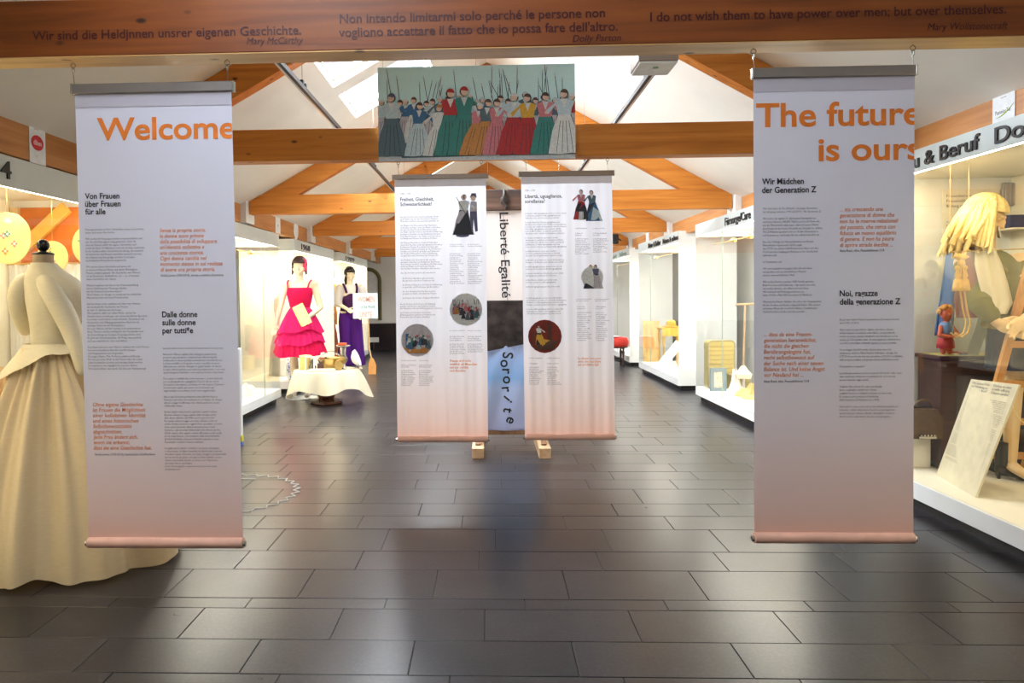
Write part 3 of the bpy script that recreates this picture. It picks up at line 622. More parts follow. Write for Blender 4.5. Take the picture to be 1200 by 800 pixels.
# printed pictures: flat coloured shapes
PAL = {k: plain(c, .6, 0, .02 if k == 'sky' else .10, 60) for k, c in dict(sky=(.66, .95, 1.0), ground=(.60, .66, .72), skin=(.78, .58, .48), red=(.48, .03, .035), teal=(.045, .26, .24), pink=(.64, .22, .27), ochre=(.58, .26, .07), slate=(.10, .17, .22), white=(.74, .78, .80), pale=(.55, .70, .78),
   line=(.03, .035, .05), blue=(.05, .17, .36), hair=(.10, .06, .05), yellow=(.72, .42, .05), maroon=(.24, .025, .015), brown=(.10, .045, .03), lil=(.55, .53, .60), plum=(.12, .12, .22)).items()}
PK = list(PAL)
class Pic(MB):
    def __init__(s, P, U, V, N, wv=None): super().__init__(); s.P, s.U, s.V, s.N, s.wv = Vector(P), Vector(U), Vector(V), Vector(N), wv; s.d = 0
    bounds = None
    def poly(s, k, pts):
        if s.bounds:
            x0, y0, x1, y1 = s.bounds
            for ax, lim, sg in ((0, x0, 1), (0, x1, -1), (1, y0, 1), (1, y1, -1)):
                o_ = []
                for i in range(len(pts)):
                    a_, b_ = pts[i - 1], pts[i]; ia, ib = (a_[ax] - lim) * sg >= 0, (b_[ax] - lim) * sg >= 0
                    if ia != ib: g = (lim - a_[ax]) / (b_[ax] - a_[ax]); o_.append((a_[0] + (b_[0] - a_[0]) * g, a_[1] + (b_[1] - a_[1]) * g))
                    if ib: o_.append(b_)
                pts = o_
                if len(pts) < 3: return
        s.cur = PK.index(k); s.d += .00003
        q = [s.P + s.U * x + s.V * y + s.N * s.d for x, y in pts]
        if s.wv: q = [s.wv(v) for v in q]
        s.add(q, [tuple(range(len(q)))])
    def disc(s, k, x, y, r, ry=None, n=14): s.poly(k, [(x + r * math.cos(2 * PI * i / n), y + (ry or r) * math.sin(2 * PI * i / n)) for i in range(n)])
    def line(s, k, x0, y0, x1, y1, w):
        dx, dy = x1 - x0, y1 - y0; L = math.hypot(dx, dy) or 1; ox, oy = -dy / L * w / 2, dx / L * w / 2
        s.poly(k, [(x0 + ox, y0 + oy), (x1 + ox, y1 + oy), (x1 - ox, y1 - oy), (x0 - ox, y0 - oy)])
    def woman(s, x, y, h, skirt, top, cap='white', lean=0.0, arm=1):
        """small standing figure in a long skirt, feet at (x,y)"""
        wd = h * .25
        ox = lambda t: x + lean * h * t
        s.poly('line', [(x - wd * 1.06, y - .004 * h), (x + wd * 1.06, y - .004 * h), (ox(.6) + wd * .42, y + .60 * h), (ox(.6) - wd * .42, y + .60 * h)])
        s.poly(skirt, [(x - wd, y), (x - wd * .3, y - .01 * h), (x + wd * .5, y + .008 * h), (x + wd, y), (ox(.35) + wd * .72, y + .35 * h), (ox(.6) + wd * .36, y + .60 * h), (ox(.6) - wd * .36, y + .60 * h), (ox(.35) - wd * .75, y + .35 * h)])
        for q in (-.5, -.15, .2, .55): s.line('line', x + wd * q, y + .02 * h, ox(.5) + wd * q * .5, y + .50 * h, h * .008)
        s.poly(top, [(ox(.6) - wd * .38, y + .59 * h), (ox(.6) + wd * .38, y + .59 * h), (ox(.8) + wd * .55, y + .80 * h), (ox(.83) + wd * .2, y + .835 * h), (ox(.83) - wd * .2, y + .835 * h), (ox(.8) - wd * .55, y + .80 * h)])
        s.poly('white', [(ox(.8) - wd * .2, y + .83 * h), (ox(.8) + wd * .2, y + .83 * h), (ox(.7), y + .70 * h)])
        s.poly(top, [(ox(.8) + arm * wd * .35, y + .80 * h), (ox(.8) + arm * wd * .6, y + .77 * h), (ox(.62) + arm * wd * 1.15, y + .66 * h), (ox(.62) + arm * wd * 1.0, y + .60 * h)])
        s.disc('skin', ox(.62) + arm * wd * 1.12, y + .63 * h, h * .024)
        s.disc('line', ox(.91), y + .91 * h, h * .066); s.disc('skin', ox(.91) + arm * h * .008, y + .905 * h, h * .055); s.poly(cap, [(ox(.91) + h * .06 * math.cos(a), y + .925 * h + h * .06 * math.sin(a)) for a in [PI * i / 8 - .15 for i in range(9)]])
def crowd(p, W, H, n_back, bigs, sticks):
    p.bounds = (0, 0, W, H)
    p.poly('sky', [(0, 0), (W, 0), (W, H), (0, H)])
    p.poly('ground', [(0, 0), (W, 0), (W, H * .09), (0, H * .16)])
    p.poly('slate', [(W * .12, H * .03), (W * .5, H * .04), (W * .42, H * .10), (W * .1, H * .11)]); p.poly('slate', [(W * .62, H * .04), (W * .98, H * .05), (W * .95, H * .1), (W * .6, H * .11)])
    rnd = random.Random(3)
    for i in range(sticks): x = rnd.uniform(.03, .97) * W; l = rnd.uniform(.15, .32) * H; d = rnd.uniform(-.09, .05) * H; y = rnd.uniform(.58, .66) * H; p.line('line', x, y, x + d, y + l, H * .006); p.line('pale', x + d, y + l, x + d * 1.15, y + l + .03 * H, H * .014)
    for i in range(n_back):
        x = (i + .5 + rnd.uniform(-.3, .3)) / n_back * W
        p.woman(x, H * (.17 + rnd.uniform(-.02, .03)), H * (.50 + rnd.uniform(-.03, .03)), rnd.choice(['pale', 'white', 'slate', 'lil']), rnd.choice(['pale', 'white', 'blue', 'red', 'slate']), rnd.choice(['white', 'hair', 'pale']), 0, rnd.choice((-1, 1)))
    for (x, sk, tp, cp, ln, hh, ar) in bigs: p.woman(x * W, H * .05, H * hh, sk, tp, cp, ln, ar)
# hanging crowd picture
t = thing('crowd_picture', 'wide pale blue picture of a crowd of women, hung above the middle banners', 'picture', (-.083, 5.56, 2.582))
px0, px1, pz0, pz1 = -.833, .666, 2.582, 3.295
obj('panel', MB().box((px0, 5.556, pz0), (px1, 5.568, pz1), .001), plain((.50, .69, .82), .45), t)
p = Pic((px0, 5.5555, pz0), X_, Z_, -Y_)
crowd(p, px1 - px0, pz1 - pz0, 23, [(.07, 'slate', 'pale', 'plum', 0, .68, -1), (.20, 'pale', 'blue', 'hair', .05, .58, 1), (.29, 'white', 'white', 'ochre', .1, .55, -1), (.37, 'teal', 'red', 'red', 0, .72, 1), (.44, 'teal', 'teal', 'red', 0, .74, 1), (.475, 'ochre', 'pink', 'white', .18, .56, 1), (.53, 'ochre', 'slate', 'hair', .12, .60, 1), (.60, 'pink', 'pink', 'hair', .02, .60, 1), (.68, 'red', 'pale', 'white', .05, .66, -1), (.76, 'red', 'yellow', 'hair', 0, .65, -1), (.85, 'teal', 'pink', 'hair', 0, .66, 1), (.945, 'white', 'pale', 'hair', 0, .69, -1)], 34)
obj('print', p, [PAL[k] for k in PK], t, kind='stuff', label='printed crowd of women in long skirts')
for x in (px0 + .04, -.083, px1 - .04): obj('wire', MB().tube([(x, 5.562, pz1 - .002), (x, 5.562, roofz(x) - .002)], .0015, 5), M_steel, t)
# pictures on the wavy banners
def sub(p_): return p_
P = onY(534, 277, MY - .009); p = Pic(P, X_, Z_, -Y_, w1); s_ = MY / FPX
p.disc('plum', 8 * s_, 1 * s_, 8 * s_, 2 * s_); p.woman(9 * s_, 2 * s_, 48 * s_, 'lil', 'white', 'white', .02, 1)
p.poly('white', [(6 * s_, 3 * s_), (14 * s_, 3 * s_), (13 * s_, 28 * s_), (7 * s_, 28 * s_)]); p.line('line', 1 * s_, 46 * s_, 16 * s_, 18 * s_, .7 * s_)
p.poly('plum', [(17 * s_, 5 * s_), (20 * s_, 5 * s_), (21 * s_, 20 * s_), (23 * s_, 5 * s_), (26 * s_, 6 * s_), (25 * s_, 29 * s_), (17 * s_, 29 * s_)]); p.poly('lil', [(16.5 * s_, 29 * s_), (25.5 * s_, 29 * s_), (25 * s_, 40 * s_), (18 * s_, 41 * s_)])
p.disc('skin', 21 * s_, 44 * s_, 3 * s_); p.poly('plum', [(17 * s_, 45 * s_), (25 * s_, 45 * s_), (24 * s_, 50 * s_), (19 * s_, 50 * s_)])
obj('costume_drawing', p, [PAL[k] for k in PK], m1, kind='stuff', label='grey drawing of a woman and a man')
def roundpic(t, wv, cx, cy, r, kind, name, label):
    c = onY(cx, cy, MY - .009); R = r * s_; p = Pic(c - X_ * R - Z_ * R, X_, Z_, -Y_, wv); rnd = random.Random(cx)
    bg = {'crowd': 'white', 'room': 'lil', 'dark': 'maroon'}[kind]
    g = MB(); N = 20
    p.cur = PK.index(bg)
    for j in range(8):
        for i in range(N):
            a0, a1 = 2 * PI * i / N, 2 * PI * (i + 1) / N; r0, r1 = R * j / 8, R * (j + 1) / 8
            q = [p.P + X_ * (R + rr * math.cos(a)) + Z_ * (R + rr * math.sin(a)) for rr, a in ((r0, a0), (r1, a0), (r1, a1), (r0, a1))]
            q = [wv(v) for v in q]; p.add(q if j else [q[0], q[1], q[2]], [(0, 1, 2, 3) if j else (0, 1, 2)])
    p.d = .001
    ins = lambda x, y: math.hypot(x - R, y - R) < R * .93
    if kind == 'crowd':
        for i in range(14): x = rnd.uniform(.2, 1.8) * R; p.line('line', x, 1.3 * R, x + rnd.uniform(-.1, .1) * R, 1.62 * R, .02 * R)
        for i in range(26):
            x, y = rnd.uniform(.25, 1.75) * R, rnd.uniform(.35, .95) * R
            if ins(x - .1 * R, y) and ins(x + .1 * R, y + .5 * R): p.woman(x, y, .55 * R, rnd.choice(['teal', 'ochre', 'pink', 'slate', 'pale', 'red']), rnd.choice(['red', 'pale', 'slate', 'pink']), 'white', 0, rnd.choice((-1, 1)))
    if kind == 'room':
        p.poly('ochre', [(.45 * R, .2 * R), (1.55 * R, .2 * R), (1.85 * R, .55 * R), (.15 * R, .55 * R)]); p.poly('blue', [(.28 * R, .5 * R), (.55 * R, .45 * R), (.5 * R, 1.4 * R), (.3 * R, 1.4 * R)])
        for i in range(24):
            x, y = rnd.uniform(.3, 1.7) * R, rnd.uniform(.45, .85) * R
            p.woman(x, y, .6 * R, rnd.choice(['pale', 'pink', 'slate', 'white', 'blue', 'teal']), rnd.choice(['red', 'pink', 'slate', 'pale', 'white']), 'white', 0, rnd.choice((-1, 1)))
    if kind == 'dark':
        p.poly('brown', [(.1 * R, .7 * R), (.5 * R, .2 * R), (1.5 * R, .2 * R), (1.8 * R, .75 * R), (1.8 * R, 1.2 * R), (1.3 * R, 1.8 * R), (1.15 * R, 1.8 * R), (1.2 * R, .8 * R)])
        p.woman(.75 * R, .5 * R, 1.2 * R, 'yellow', 'white', 'brown', -.12, 1); p.poly('yellow', [(.8 * R, .85 * R), (1.35 * R, .75 * R), (1.25 * R, .3 * R), (.85 * R, .3 * R)]); p.poly('brown', [(.2 * R, .55 * R), (.55 * R, .3 * R), (.6 * R, 1.1 * R), (.3 * R, 1.3 * R)])
    obj(name, p, [PAL[k] for k in PK], t, kind='stuff', label=label)
roundpic(m1, w1, 546, 362.5, 19.3, 'crowd', 'round_picture', 'round picture of a marching crowd')
roundpic(m1, w1, 489, 398.5, 19.3, 'room', 'round_picture', 'round picture of a crowded hall')
roundpic(m2, w2, 638.5, 394, 19.5, 'dark', 'round_picture', 'round dark red picture of a seated woman in white')
P = onY(672, 257, MY - .009); p = Pic(P, X_, Z_, -Y_, w2)
p.woman(9 * s_, 0, 35 * s_, 'red', 'pink', 'hair', 0, -1); p.poly('white', [(6 * s_, -1 * s_), (12 * s_, -1 * s_), (11.5 * s_, 9 * s_), (6.5 * s_, 9 * s_)]); p.woman(24 * s_, -2 * s_, 36 * s_, 'blue', 'slate', 'hair', -.1, -1); p.poly('pale', [(20 * s_, -1 * s_), (33 * s_, -2 * s_), (30 * s_, 9 * s_), (23 * s_, 14 * s_)])
obj('costume_drawing', p, [PAL[k] for k in PK], m2, kind='stuff', label='drawing of a couple in red and blue costume')
P = onY(682, 339, MY - .009); p = Pic(P, X_, Z_, -Y_, w2); p.disc('white', 12 * s_, 14 * s_, 13 * s_); p.woman(9 * s_, 1 * s_, 28 * s_, 'pale', 'white', 'ochre', .05, 1); p.woman(17 * s_, 1 * s_, 28 * s_, 'lil', 'plum', 'hair', -.05, -1)
obj('costume_drawing', p, [PAL[k] for k in PK], m2, kind='stuff', label='faint drawing of two dancing figures')

# ------------------------------------------------------------------ guillotine frame with three words
GY = 7.4
t = thing('guillotine', 'wooden guillotine frame with a white, dark and blue hanging reading Liberté Egalité Sororité', 'guillotine', (.2, GY, 0))
M_gw = wood('pale_pine', (.50, .32, .16), (.66, .46, .27), (.74, .56, .36), 'Y', .55, True)
M_old = wood('weathered_beam', (.05, .03, .024), (.10, .05, .03), (.17, .10, .07), 'X', .7, True)
M_up = wood('upright_oak', (.20, .10, .05), (.30, .16, .08), (.38, .22, .12), 'Z', .55)
for x in (-.115, .52): 
    obj('foot', MB().box((x - .056, 6.84, 0), (x + .056, 8.0, .10), .004), M_gw, t)
    obj('upright', MB().box((x - .045, GY - .05, .10), (x + .045, GY + .05, 2.60), .004), M_up, t)
    obj('brace', MB().beam((x, GY - .42, .10), (x, GY - .02, .55), .05, .05), M_up, t)
obj('head_beam', MB().box((-.16, GY - .075, 2.40), (.565, GY + .05, 2.612), .008), M_old, t, label='dark weathered top beam')
obj('iron_hook', MB().tube([(.165, GY - .076, 2.60), (.165, GY - .11, 2.56), (.15, GY - .12, 2.50), (.165, GY - .10, 2.46), (.185, GY - .11, 2.44), (.18, GY - .08, 2.42)], .012, 8).box((.13, GY - .10, 2.47), (.20, GY - .076, 2.53), .004), plain((.08, .07, .065), .6, .5), t, smooth=True)
obj('lower_crossbar', MB().box((-.07, GY - .04, .13), (.475, GY + .04, .20), .004), M_up, t)
sl = lambda u, v: Vector((-.07 + .545 * u, GY - .055 + .004 * math.sin(u * 17) * (1 - v), 1.48 + .925 * v))
obj('white_cloth', MB().grid(sl, 24, 6), cloth('white_linen', (.82, .78, .76), .4), t, smooth='all', fixn=False)
blade = [(-.065, 1.495), (.475, 1.495), (.475, 1.075), (-.065, .975)]
obj('blade', MB().prism([(x, GY - .075, z) for x, z in blade], (0, .02, 0)), plain((.055, .042, .038), .42, .5, .5, 9, .2), t, label='dark rusty slanted blade')
bc = lambda u, v: Vector((-.07 + .545 * u, GY - .052 - .035 * math.sin(PI * v) * (.4 + .6 * math.sin(u * 5.5 + v * 2.2) ** 2) + .012 * math.sin(u * 11 - v * 7), .175 + (.93 + .10 * u) * v))
def bluecloth():
    m, tt = newmat('blue_satin', (.33, .47, .80), .42, 0, .6)
    tl = tt.n('ShaderNodeBsdfTranslucent', Color=(.36, .50, .85, 1)); mx = tt.n('ShaderNodeMixShader', Fac=.25)
    tc = tt.n('ShaderNodeTexCoord'); sp = tt.n('ShaderNodeSeparateXYZ'); tt.l(tc.outputs['Generated'], sp.inputs[0])
    c = tt.ramp(sp.outputs[2], [(0, (.38, .44, .72)), (.42, (.38, .50, .78)), (.52, (.22, .42, .76)), (1, (.46, .55, .86))]); tt.l(c, tt.b.inputs['Base Color']); tt.l(c, tl.inputs[0])
    tt.l(tt.b.outputs[0], mx.inputs[1]); tt.l(tl.outputs[0], mx.inputs[2]); tt.l(mx.outputs[0], tt.out.inputs[0]); return m
obj('blue_cloth', MB().grid(bc, 30, 40), bluecloth(), t, smooth='all', fixn=False, label='sagging light blue cloth')
q = MB()
P = onY(585.5, 249, GY - .063); e = onY(588.5, 349, GY - .063); D = (e - P); Ln = D.length; D.normalize(); V = Vector((-D.z, 0, D.x)) * -1
V = Vector((1, 0, 0)) - D * D.x; V.normalize()
text_into(q, 'Liberté Egalité', P, D, V, .125, Ln, .012, 4)
obj('word_lettering', q, M_ink, t, fixn=False, label='black words Liberté Egalité running downwards', kind='stuff')
q = MB()
for ch, px, py, rot in (('S', 593.5, 417, -5), ('o', 591, 426.5, 0), ('r', 593, 436, 0), ('o', 594, 446, 5), ('r', 592.5, 457.5, 5), ('i', 594, 469, -38), ('t', 594.5, 482, -10), ('e', 598, 494.5, -25)):
    c = onY(px + 1.5, py, GY - .145); a = math.radians(-90 + rot); U = Vector((math.cos(a), 0, math.sin(a))); V = Vector((-math.sin(a), 0, math.cos(a)))
    h = .15; vs, _ = glyphs(ch, .015, 4); wd = (max(v.x for v in vs) - min(v.x for v in vs)) * h
    text_into(q, ch, c - U * wd / 2 - V * h * .32, U, V, h, wd, .015, 4, warp=lambda v: Vector((v.x, bc((v.x + .07) / .545, (v.z - .175) / .98).y - .004, v.z)))
obj('word_lettering', q, M_ink, t, fixn=False, label='scattered black letters of Sororité', kind='stuff')
q = MB(); q.tube([onY(*p_, GY - .08) for p_ in ((590, 248), (590.5, 290), (593, 330), (595, 352))], .002, 6); obj('blade_cord', q, M_inkgrey, t)

# ------------------------------------------------------------------ display cases
CZ0 = .204
WARM = (1.0, .80, .50); NEUT = (1.0, .95, .86)
def case(label, sgn, X, Y0, Y1, zt, zh, seams, near, far_, ledp, ledc, matint, D=.92, backm=None):
    t = thing('display_case', label, 'display case', (sgn * (abs(X) + D / 2), (Y0 + Y1) / 2, 0), 'lit glass display cases along the side walls')
    xf = abs(X); xb = xf + D
    def bx(x0, x1, y0, y1, z0, z1, bev=0): 
        a, b = sorted((sgn * x0, sgn * x1)); return MB().box((a, y0, z0), (b, y1, z1), bev)
    obj('plinth', bx(xf + .06, xb, Y0 + .06, Y1 - .06, 0, .08), M_black, t, label='black recessed plinth')
    obj('base_platform', bx(xf, xb, Y0, Y1, .08, .20, .002), M_white, t)
    obj('floor_board', bx(xf + .02, xb - .02, Y0 + .02, Y1 - .02, .20, .204), matint, t)
    obj('roof_panel', bx(xf + .012, xb, Y0, Y1, zt - .02, zt), M_white, t)
    obj('header_board', bx(xf, xf + .012, Y0, Y1, zh, zt, .002), M_header_shade, t, label='white header, its unlit grey put into the colour')
    obj('inner_ceiling', bx(xf + .012, xb - .02, Y0 + .02, Y1 - .02, zt - .10, zt - .09), matint, t)
    obj('back_panel', bx(xb - .02, xb, Y0 + .02, Y1 - .02, .20, zt - .02), backm or matint, t)
    for (y, kind) in ((Y0, near), (Y1 - .02, far_)):
        if kind == 'panel': obj('end_panel', bx(xf + .012, xb, y, y + .02, .20, zt - .02), M_white, t)
        else:
            obj('end_glass', bx(xf + .012, xb, y + .006, y + .014, .20, zh), M_glass, t)
            obj('end_header', bx(xf + .012, xb, y, y + .02, zh, zt - .02), M_header_shade, t)
    ys = [Y0] + seams + [Y1]
    for i in range(len(ys) - 1):
        obj('glass_pane', bx(xf + .002, xf + .010, ys[i] + .003, ys[i + 1] - .003, .20, zh), M_glass, t)
    for y in seams: obj('seam', bx(xf + .001, xf + .011, y - .003, y + .003, .20, zh), M_seam, t)
    obj('light_strip', bx(xf + .05, xf + .10, Y0 + .05, Y1 - .05, zh + .015, zh + .04), emis('led_%s' % label[:12], (1, .93, .72), 8), t, label='glowing light strip')
    area('case_light', (sgn * (xf + .14), (Y0 + Y1) / 2, zh - .0), (sgn * .35, 0, -1), .10, Y1 - Y0 - .15, ledp * (Y1 - Y0), ledc)
    return t
XR, XL = 3.0, 3.08
cr1 = case('nearest right display case, with the blond mannequin and the leaning text board', 1, XR, 1.2, 5.92, 2.54, 2.385, [3.2], 'glass', 'panel', 4.2, (1.0, .78, .44), M_int, D=1.15)
cr2 = case('second right display case, lettered Fürsorge/Care, with the mop and woven trunk', 1, XR, 7.0, 10.65, 2.54, 2.365, [9.45], 'panel', 'glass', 22, NEUT, M_intw)
cr3 = case('third right display case, with two black titles and the yellow picture', 1, XR, 11.62, 14.65, 2.54, 2.365, [13.6], 'panel', 'glass', 22, NEUT, M_intw)
cr4 = case('farthest right display case, behind the red stool', 1, XR, 15.62, 18.6, 2.54, 2.365, [17.1], 'panel', 'glass', 22, NEUT, M_intw)
M_orback = plain((.50, .12, .012), .6)
cl1 = case('nearest left display case, lettered 14, behind the cream dress', -1, XL, .8, 5.98, 2.475, 2.275, [3.6], 'glass', 'panel', 6.5, WARM, M_int)
cl2 = case('second left display case, holding cream textiles, beside the pink dress mannequin', -1, XL, 7.0, 10.6, 2.475, 2.29, [9.84], 'panel', 'glass', 20, NEUT, M_intw)
cl3 = case('third left display case, behind the pink dress mannequin', -1, XL, 11.45, 14.4, 2.475, 2.29, [13.0], 'glass', 'panel', 20, WARM, M_intw)
cl4 = case('farthest left display case, behind the purple overalls mannequin', -1, XL, 15.0, 18.4, 2.475, 2.29, [16.8], 'glass', 'panel', 17, WARM, M_intw)
def header(t, sgn, txt, ya, yb, z, size, mat, name='header_lettering', bold=.010, lab=None):
    """raised letters on the case header, from ya to yb in reading direction"""
    X = sgn * (XR if sgn > 0 else XL); q = MB()
    U = Vector((0, 1 if yb > ya else -1, 0)); text_into(q, txt, (X - sgn * .004, ya, z), U, Z_, size, abs(yb - ya), bold, 4, depth=.006)
    obj(name, q, mat, t, label=lab)
header(cr1, 1, 'Frau & Beruf', 5.47, onX(1149, 180, 3.0).y, 2.415, .135, M_black)
header(cr1, 1, 'Donna & professione', onX(1167, 173, 3.0).y, 2.75, 2.415, .135, M_black)
header(cr2, 1, 'Fürsorge/Care', onX(850, 262, 3).y, onX(880, 252, 3).y, 2.40, .14, M_black)
header(cr3, 1, 'Natur & Kultur', onX(760, 289, 3).y, onX(774.5, 283, 3).y, 2.40, .13, M_black)
header(cr3, 1, 'Natura & cultura', onX(777, 283, 3).y, onX(795, 277, 3).y, 2.40, .12, M_black)
for w_, a_, b_ in (('Schönheit', 18.0, 17.1), ('Bellezza', 16.7, 15.9)): header(cr4, 1, w_, a_, b_, 2.40, .13, plain((.30, .42, .36), .5), lab='grey green letters')
y4 = onX(12, 200, -3.08).y
header(cl1, -1, '14', y4 - .16, y4, 2.325, .16, M_black)
header(cl1, -1, '1789 – 19', y4 - 1.25, y4 - .17, 2.325, .16, M_black)
header(cl2, -1, '1920', 7.9, 8.45, 2.335, .13, M_black)
header(cl3, -1, '1968', onX(353, 290, -3.08).y, onX(363, 292, -3.08).y, 2.335, .13, M_inkgrey)
header(cl4, -1, '1989', onX(405, 303, -3.08).y, onX(415, 305, -3.08).y, 2.335, .13, M_inkgrey)

# small spotlights on the far cases' inner rail
def spots(t, sgn, X, y0, ys, z):
    rail = MB().tube([(sgn * X, y0[0], z), (sgn * X, y0[1], z)], .006, 6)
    obj('spot_rail', rail, M_brass, t)
    for y in ys:
        q = MB().lathe([(.001, 0), (.035, .0), (.045, .03), (.02, .055), (.001, .06)], 12, (sgn * X, y, z - .03), cap=False); obj('spotlight', q, M_brass, t, smooth=True)
spots(cr2, 1, XR + .25, (7.1, 10.6), [8.85, 9.15, 9.75], 2.25)
spots(cl2, -1, XL + .25, (7.1, 10.55), [9.0, 9.3, 10.05], 2.18)
spots(cr3, 1, XR + .25, (11.7, 14.6), [14.2], 2.25); spots(cr4, 1, XR + .25, (15.7, 18.5), [16.2, 16.6], 2.25)

# ---- nearest left case: round painted paper discs and roof trusses reflected in the glass, built solid behind
t = thing('truss_reflection', 'reflection of the roof trusses built as a yellow diagonal and orange brown board, nearest left case', 'timber', (-3.55, 5.90, CZ0))
za, zb_ = onY(60, 312, 5.93).z, onY(60, 243, 5.93).z
obj('reflected_board', MB().box((-3.97, 5.93, za), (-3.10, 5.945, zb_)), M_orback, t, label='orange brown part of the built reflection')
obj('diagonal', MB().beam(onY(28, 290, 5.90), onY(78, 243, 5.90), .04, .10, up=(0, 0, 1)), plain((.74, .40, .08), .5), t)
obj('post', MB().box((-3.96, 5.90, CZ0), (-3.90, 5.93, zb_)), M_gw, t)
def paper_disc(label, px, py, rpx, Y):
    c = onY(px, py, Y); R = rpx * Y / FPX
    t = thing('paper_disc', label, 'paper disc', (c.x, Y, c.z - R), 'round painted discs in the nearest left case')
    q = MB().prism([(c.x + R * .94 * math.cos(2 * PI * i / 48), Y, c.z + R * math.sin(2 * PI * i / 48)) for i in range(48)], (0, .012, 0))
    obj('disc', q, cloth('lamp_paper', (.90, .80, .42), .5), t)
    rnd = random.Random(px); P = Pic((c.x, Y - .0006, c.z), X_, Z_, -Y_)
    for k in range(9):
        a = rnd.uniform(0, 2 * PI); r = rnd.uniform(.15, .68) * R; x, y = r * math.cos(a), r * math.sin(a); kk = rnd.choice(['ochre', 'skin', 'teal', 'pink', 'skin'])
        P.line('ochre', x, y - .20 * R, x + .02, y, .012 * R); P.disc(kk, x, y, .07 * R, .09 * R); P.disc('white', x + .01 * R, y, .045 * R)
        for b in range(4): P.disc(kk, x + .09 * R * math.cos(b * 1.57), y + .09 * R * math.sin(b * 1.57), .045 * R)
    obj('painted_flowers', P, [PAL[k] for k in PK], t, kind='stuff')
    obj('hanging_cord', MB().tube([(c.x, Y + .006, c.z + R - .01), (c.x, Y + .006, 2.378)], .002, 5), M_brass, t)
paper_disc('largest round cream paper disc, left of the mannequin neck', 8, 279, 31, 4.9)
paper_disc('small round cream disc with flowers behind the black neck knob', 61, 302, 20, 5.5)
paper_disc('round cream disc half hidden by the Welcome banner', 106, 287, 24, 5.8)
# white curtain at the back of that case
def fold_sheet(x, y0, y1, z0, z1, amp, waves): return lambda u, v: Vector((x + amp * math.sin(u * waves) * (1 - .5 * v) + amp * .4 * math.sin(u * waves * 2.3 + 1), y0 + (y1 - y0) * u, z0 + (z1 - z0) * v))
t = thing('white_curtain', 'white curtain below the orange brown reflection board in the nearest left case', 'curtain', (-3.55, 5.86, .22))
obj('curtain_cloth', MB().grid(lambda u, v: Vector((-3.12 - .84 * u, 5.86 + .018 * math.sin(u * 60) * (1 - .4 * v) + .008 * math.sin(u * 140), .215 + (za - .20) * v)), 120, 4), cloth('muslin', (.86, .87, .88), .3), t, smooth='all', fixn=False)
obj('curtain_rod', MB().tube([(-3.11, 5.86, za + .02), (-3.97, 5.86, za + .02)], .01, 8), M_brass, t)
t = thing('striped_stole', 'cream and orange striped stole laid over a stand in the nearest left case', 'stole', (-3.5, 5.2, .204))
obj('stand', MB().box((-3.52, 4.98, .204), (-3.46, 5.22, .25)).box((-3.50, 5.09, .25), (-3.48, 5.12, 1.05)), M_gw, t)
obj('stole_cloth', MB().grid(lambda u, v: Vector((-3.49 + .05 * math.sin(v * PI) * (1 if u > .5 else -1), 4.95 + .3 * u, .7 + .38 * math.sin(PI * v) + .02 * math.sin(u * 20))), 20, 24), cloth('stole', (.85, .62, .35), .2), t, smooth='all', fixn=False)

# ---- second left case: crumpled cream textiles
def crumple(name, label, cat, cx, cy, z, rx, ry, h, mat, seed, group=None):
    rnd = random.Random(seed); ph = [rnd.uniform(0, 6) for _ in range(8)]
    def fn(u, v):
        a = 2 * PI * u; r = v
        rr = 1 + .16 * math.sin(3 * a + ph[0]) + .09 * math.sin(7 * a + ph[1]) + .04 * math.sin(13 * a + ph[2])
        hh = h * (1 - v ** 2.2) * (.75 + .3 * math.sin(5 * a + ph[3] + 4 * v) + .22 * math.sin(9 * v + ph[4]) + .12 * math.sin(11 * a - 7 * v))
        return Vector((cx + rx * r * rr * math.cos(a), cy + ry * r * rr * math.sin(a), z + .004 + max(0, hh)))
    o = obj(name, MB().grid(fn, 60, 16), mat, None, loc=(cx, cy, z), smooth='all', fixn=False); tag(o, label, cat, group); return o
M_cream = cloth('cream_linen', (.86, .76, .45), .1); M_whitec = cloth('white_linen_b', (.86, .84, .74), .2)
crumple('folded_cloth', 'crumpled cream cloth on the floor of the second left case', 'cloth', -3.45, 9.85, .204, .24, .45, .14, M_cream, 1)
crumple('folded_cloth', 'small yellow brown cloth at the front of the second left case', 'cloth', -3.25, 8.75, .204, .13, .25, .10, plain((.70, .48, .10), .8), 2)
t = thing('veil_dress', 'white dress standing behind glass in the second left case', 'dress', (-3.6, 8.1, .204))
obj('skirt', MB().lathe([(.33, 0), (.30, .3), (.22, .7), (.12, 1.0), (.15, 1.2), (.17, 1.35), (.10, 1.48)], 40, (-3.62, 8.1, .21), fn=lambda a, r, z: (r * (1 + .07 * math.sin(11 * a) * (1.4 - z)), z)), M_whitec, t, smooth='all')
obj('stand_neck', MB().lathe([(.045, 0), (.04, .09), (.0, .10)], 14, (-3.62, 8.1, 1.69), cap=False), M_gw, t, smooth=True)

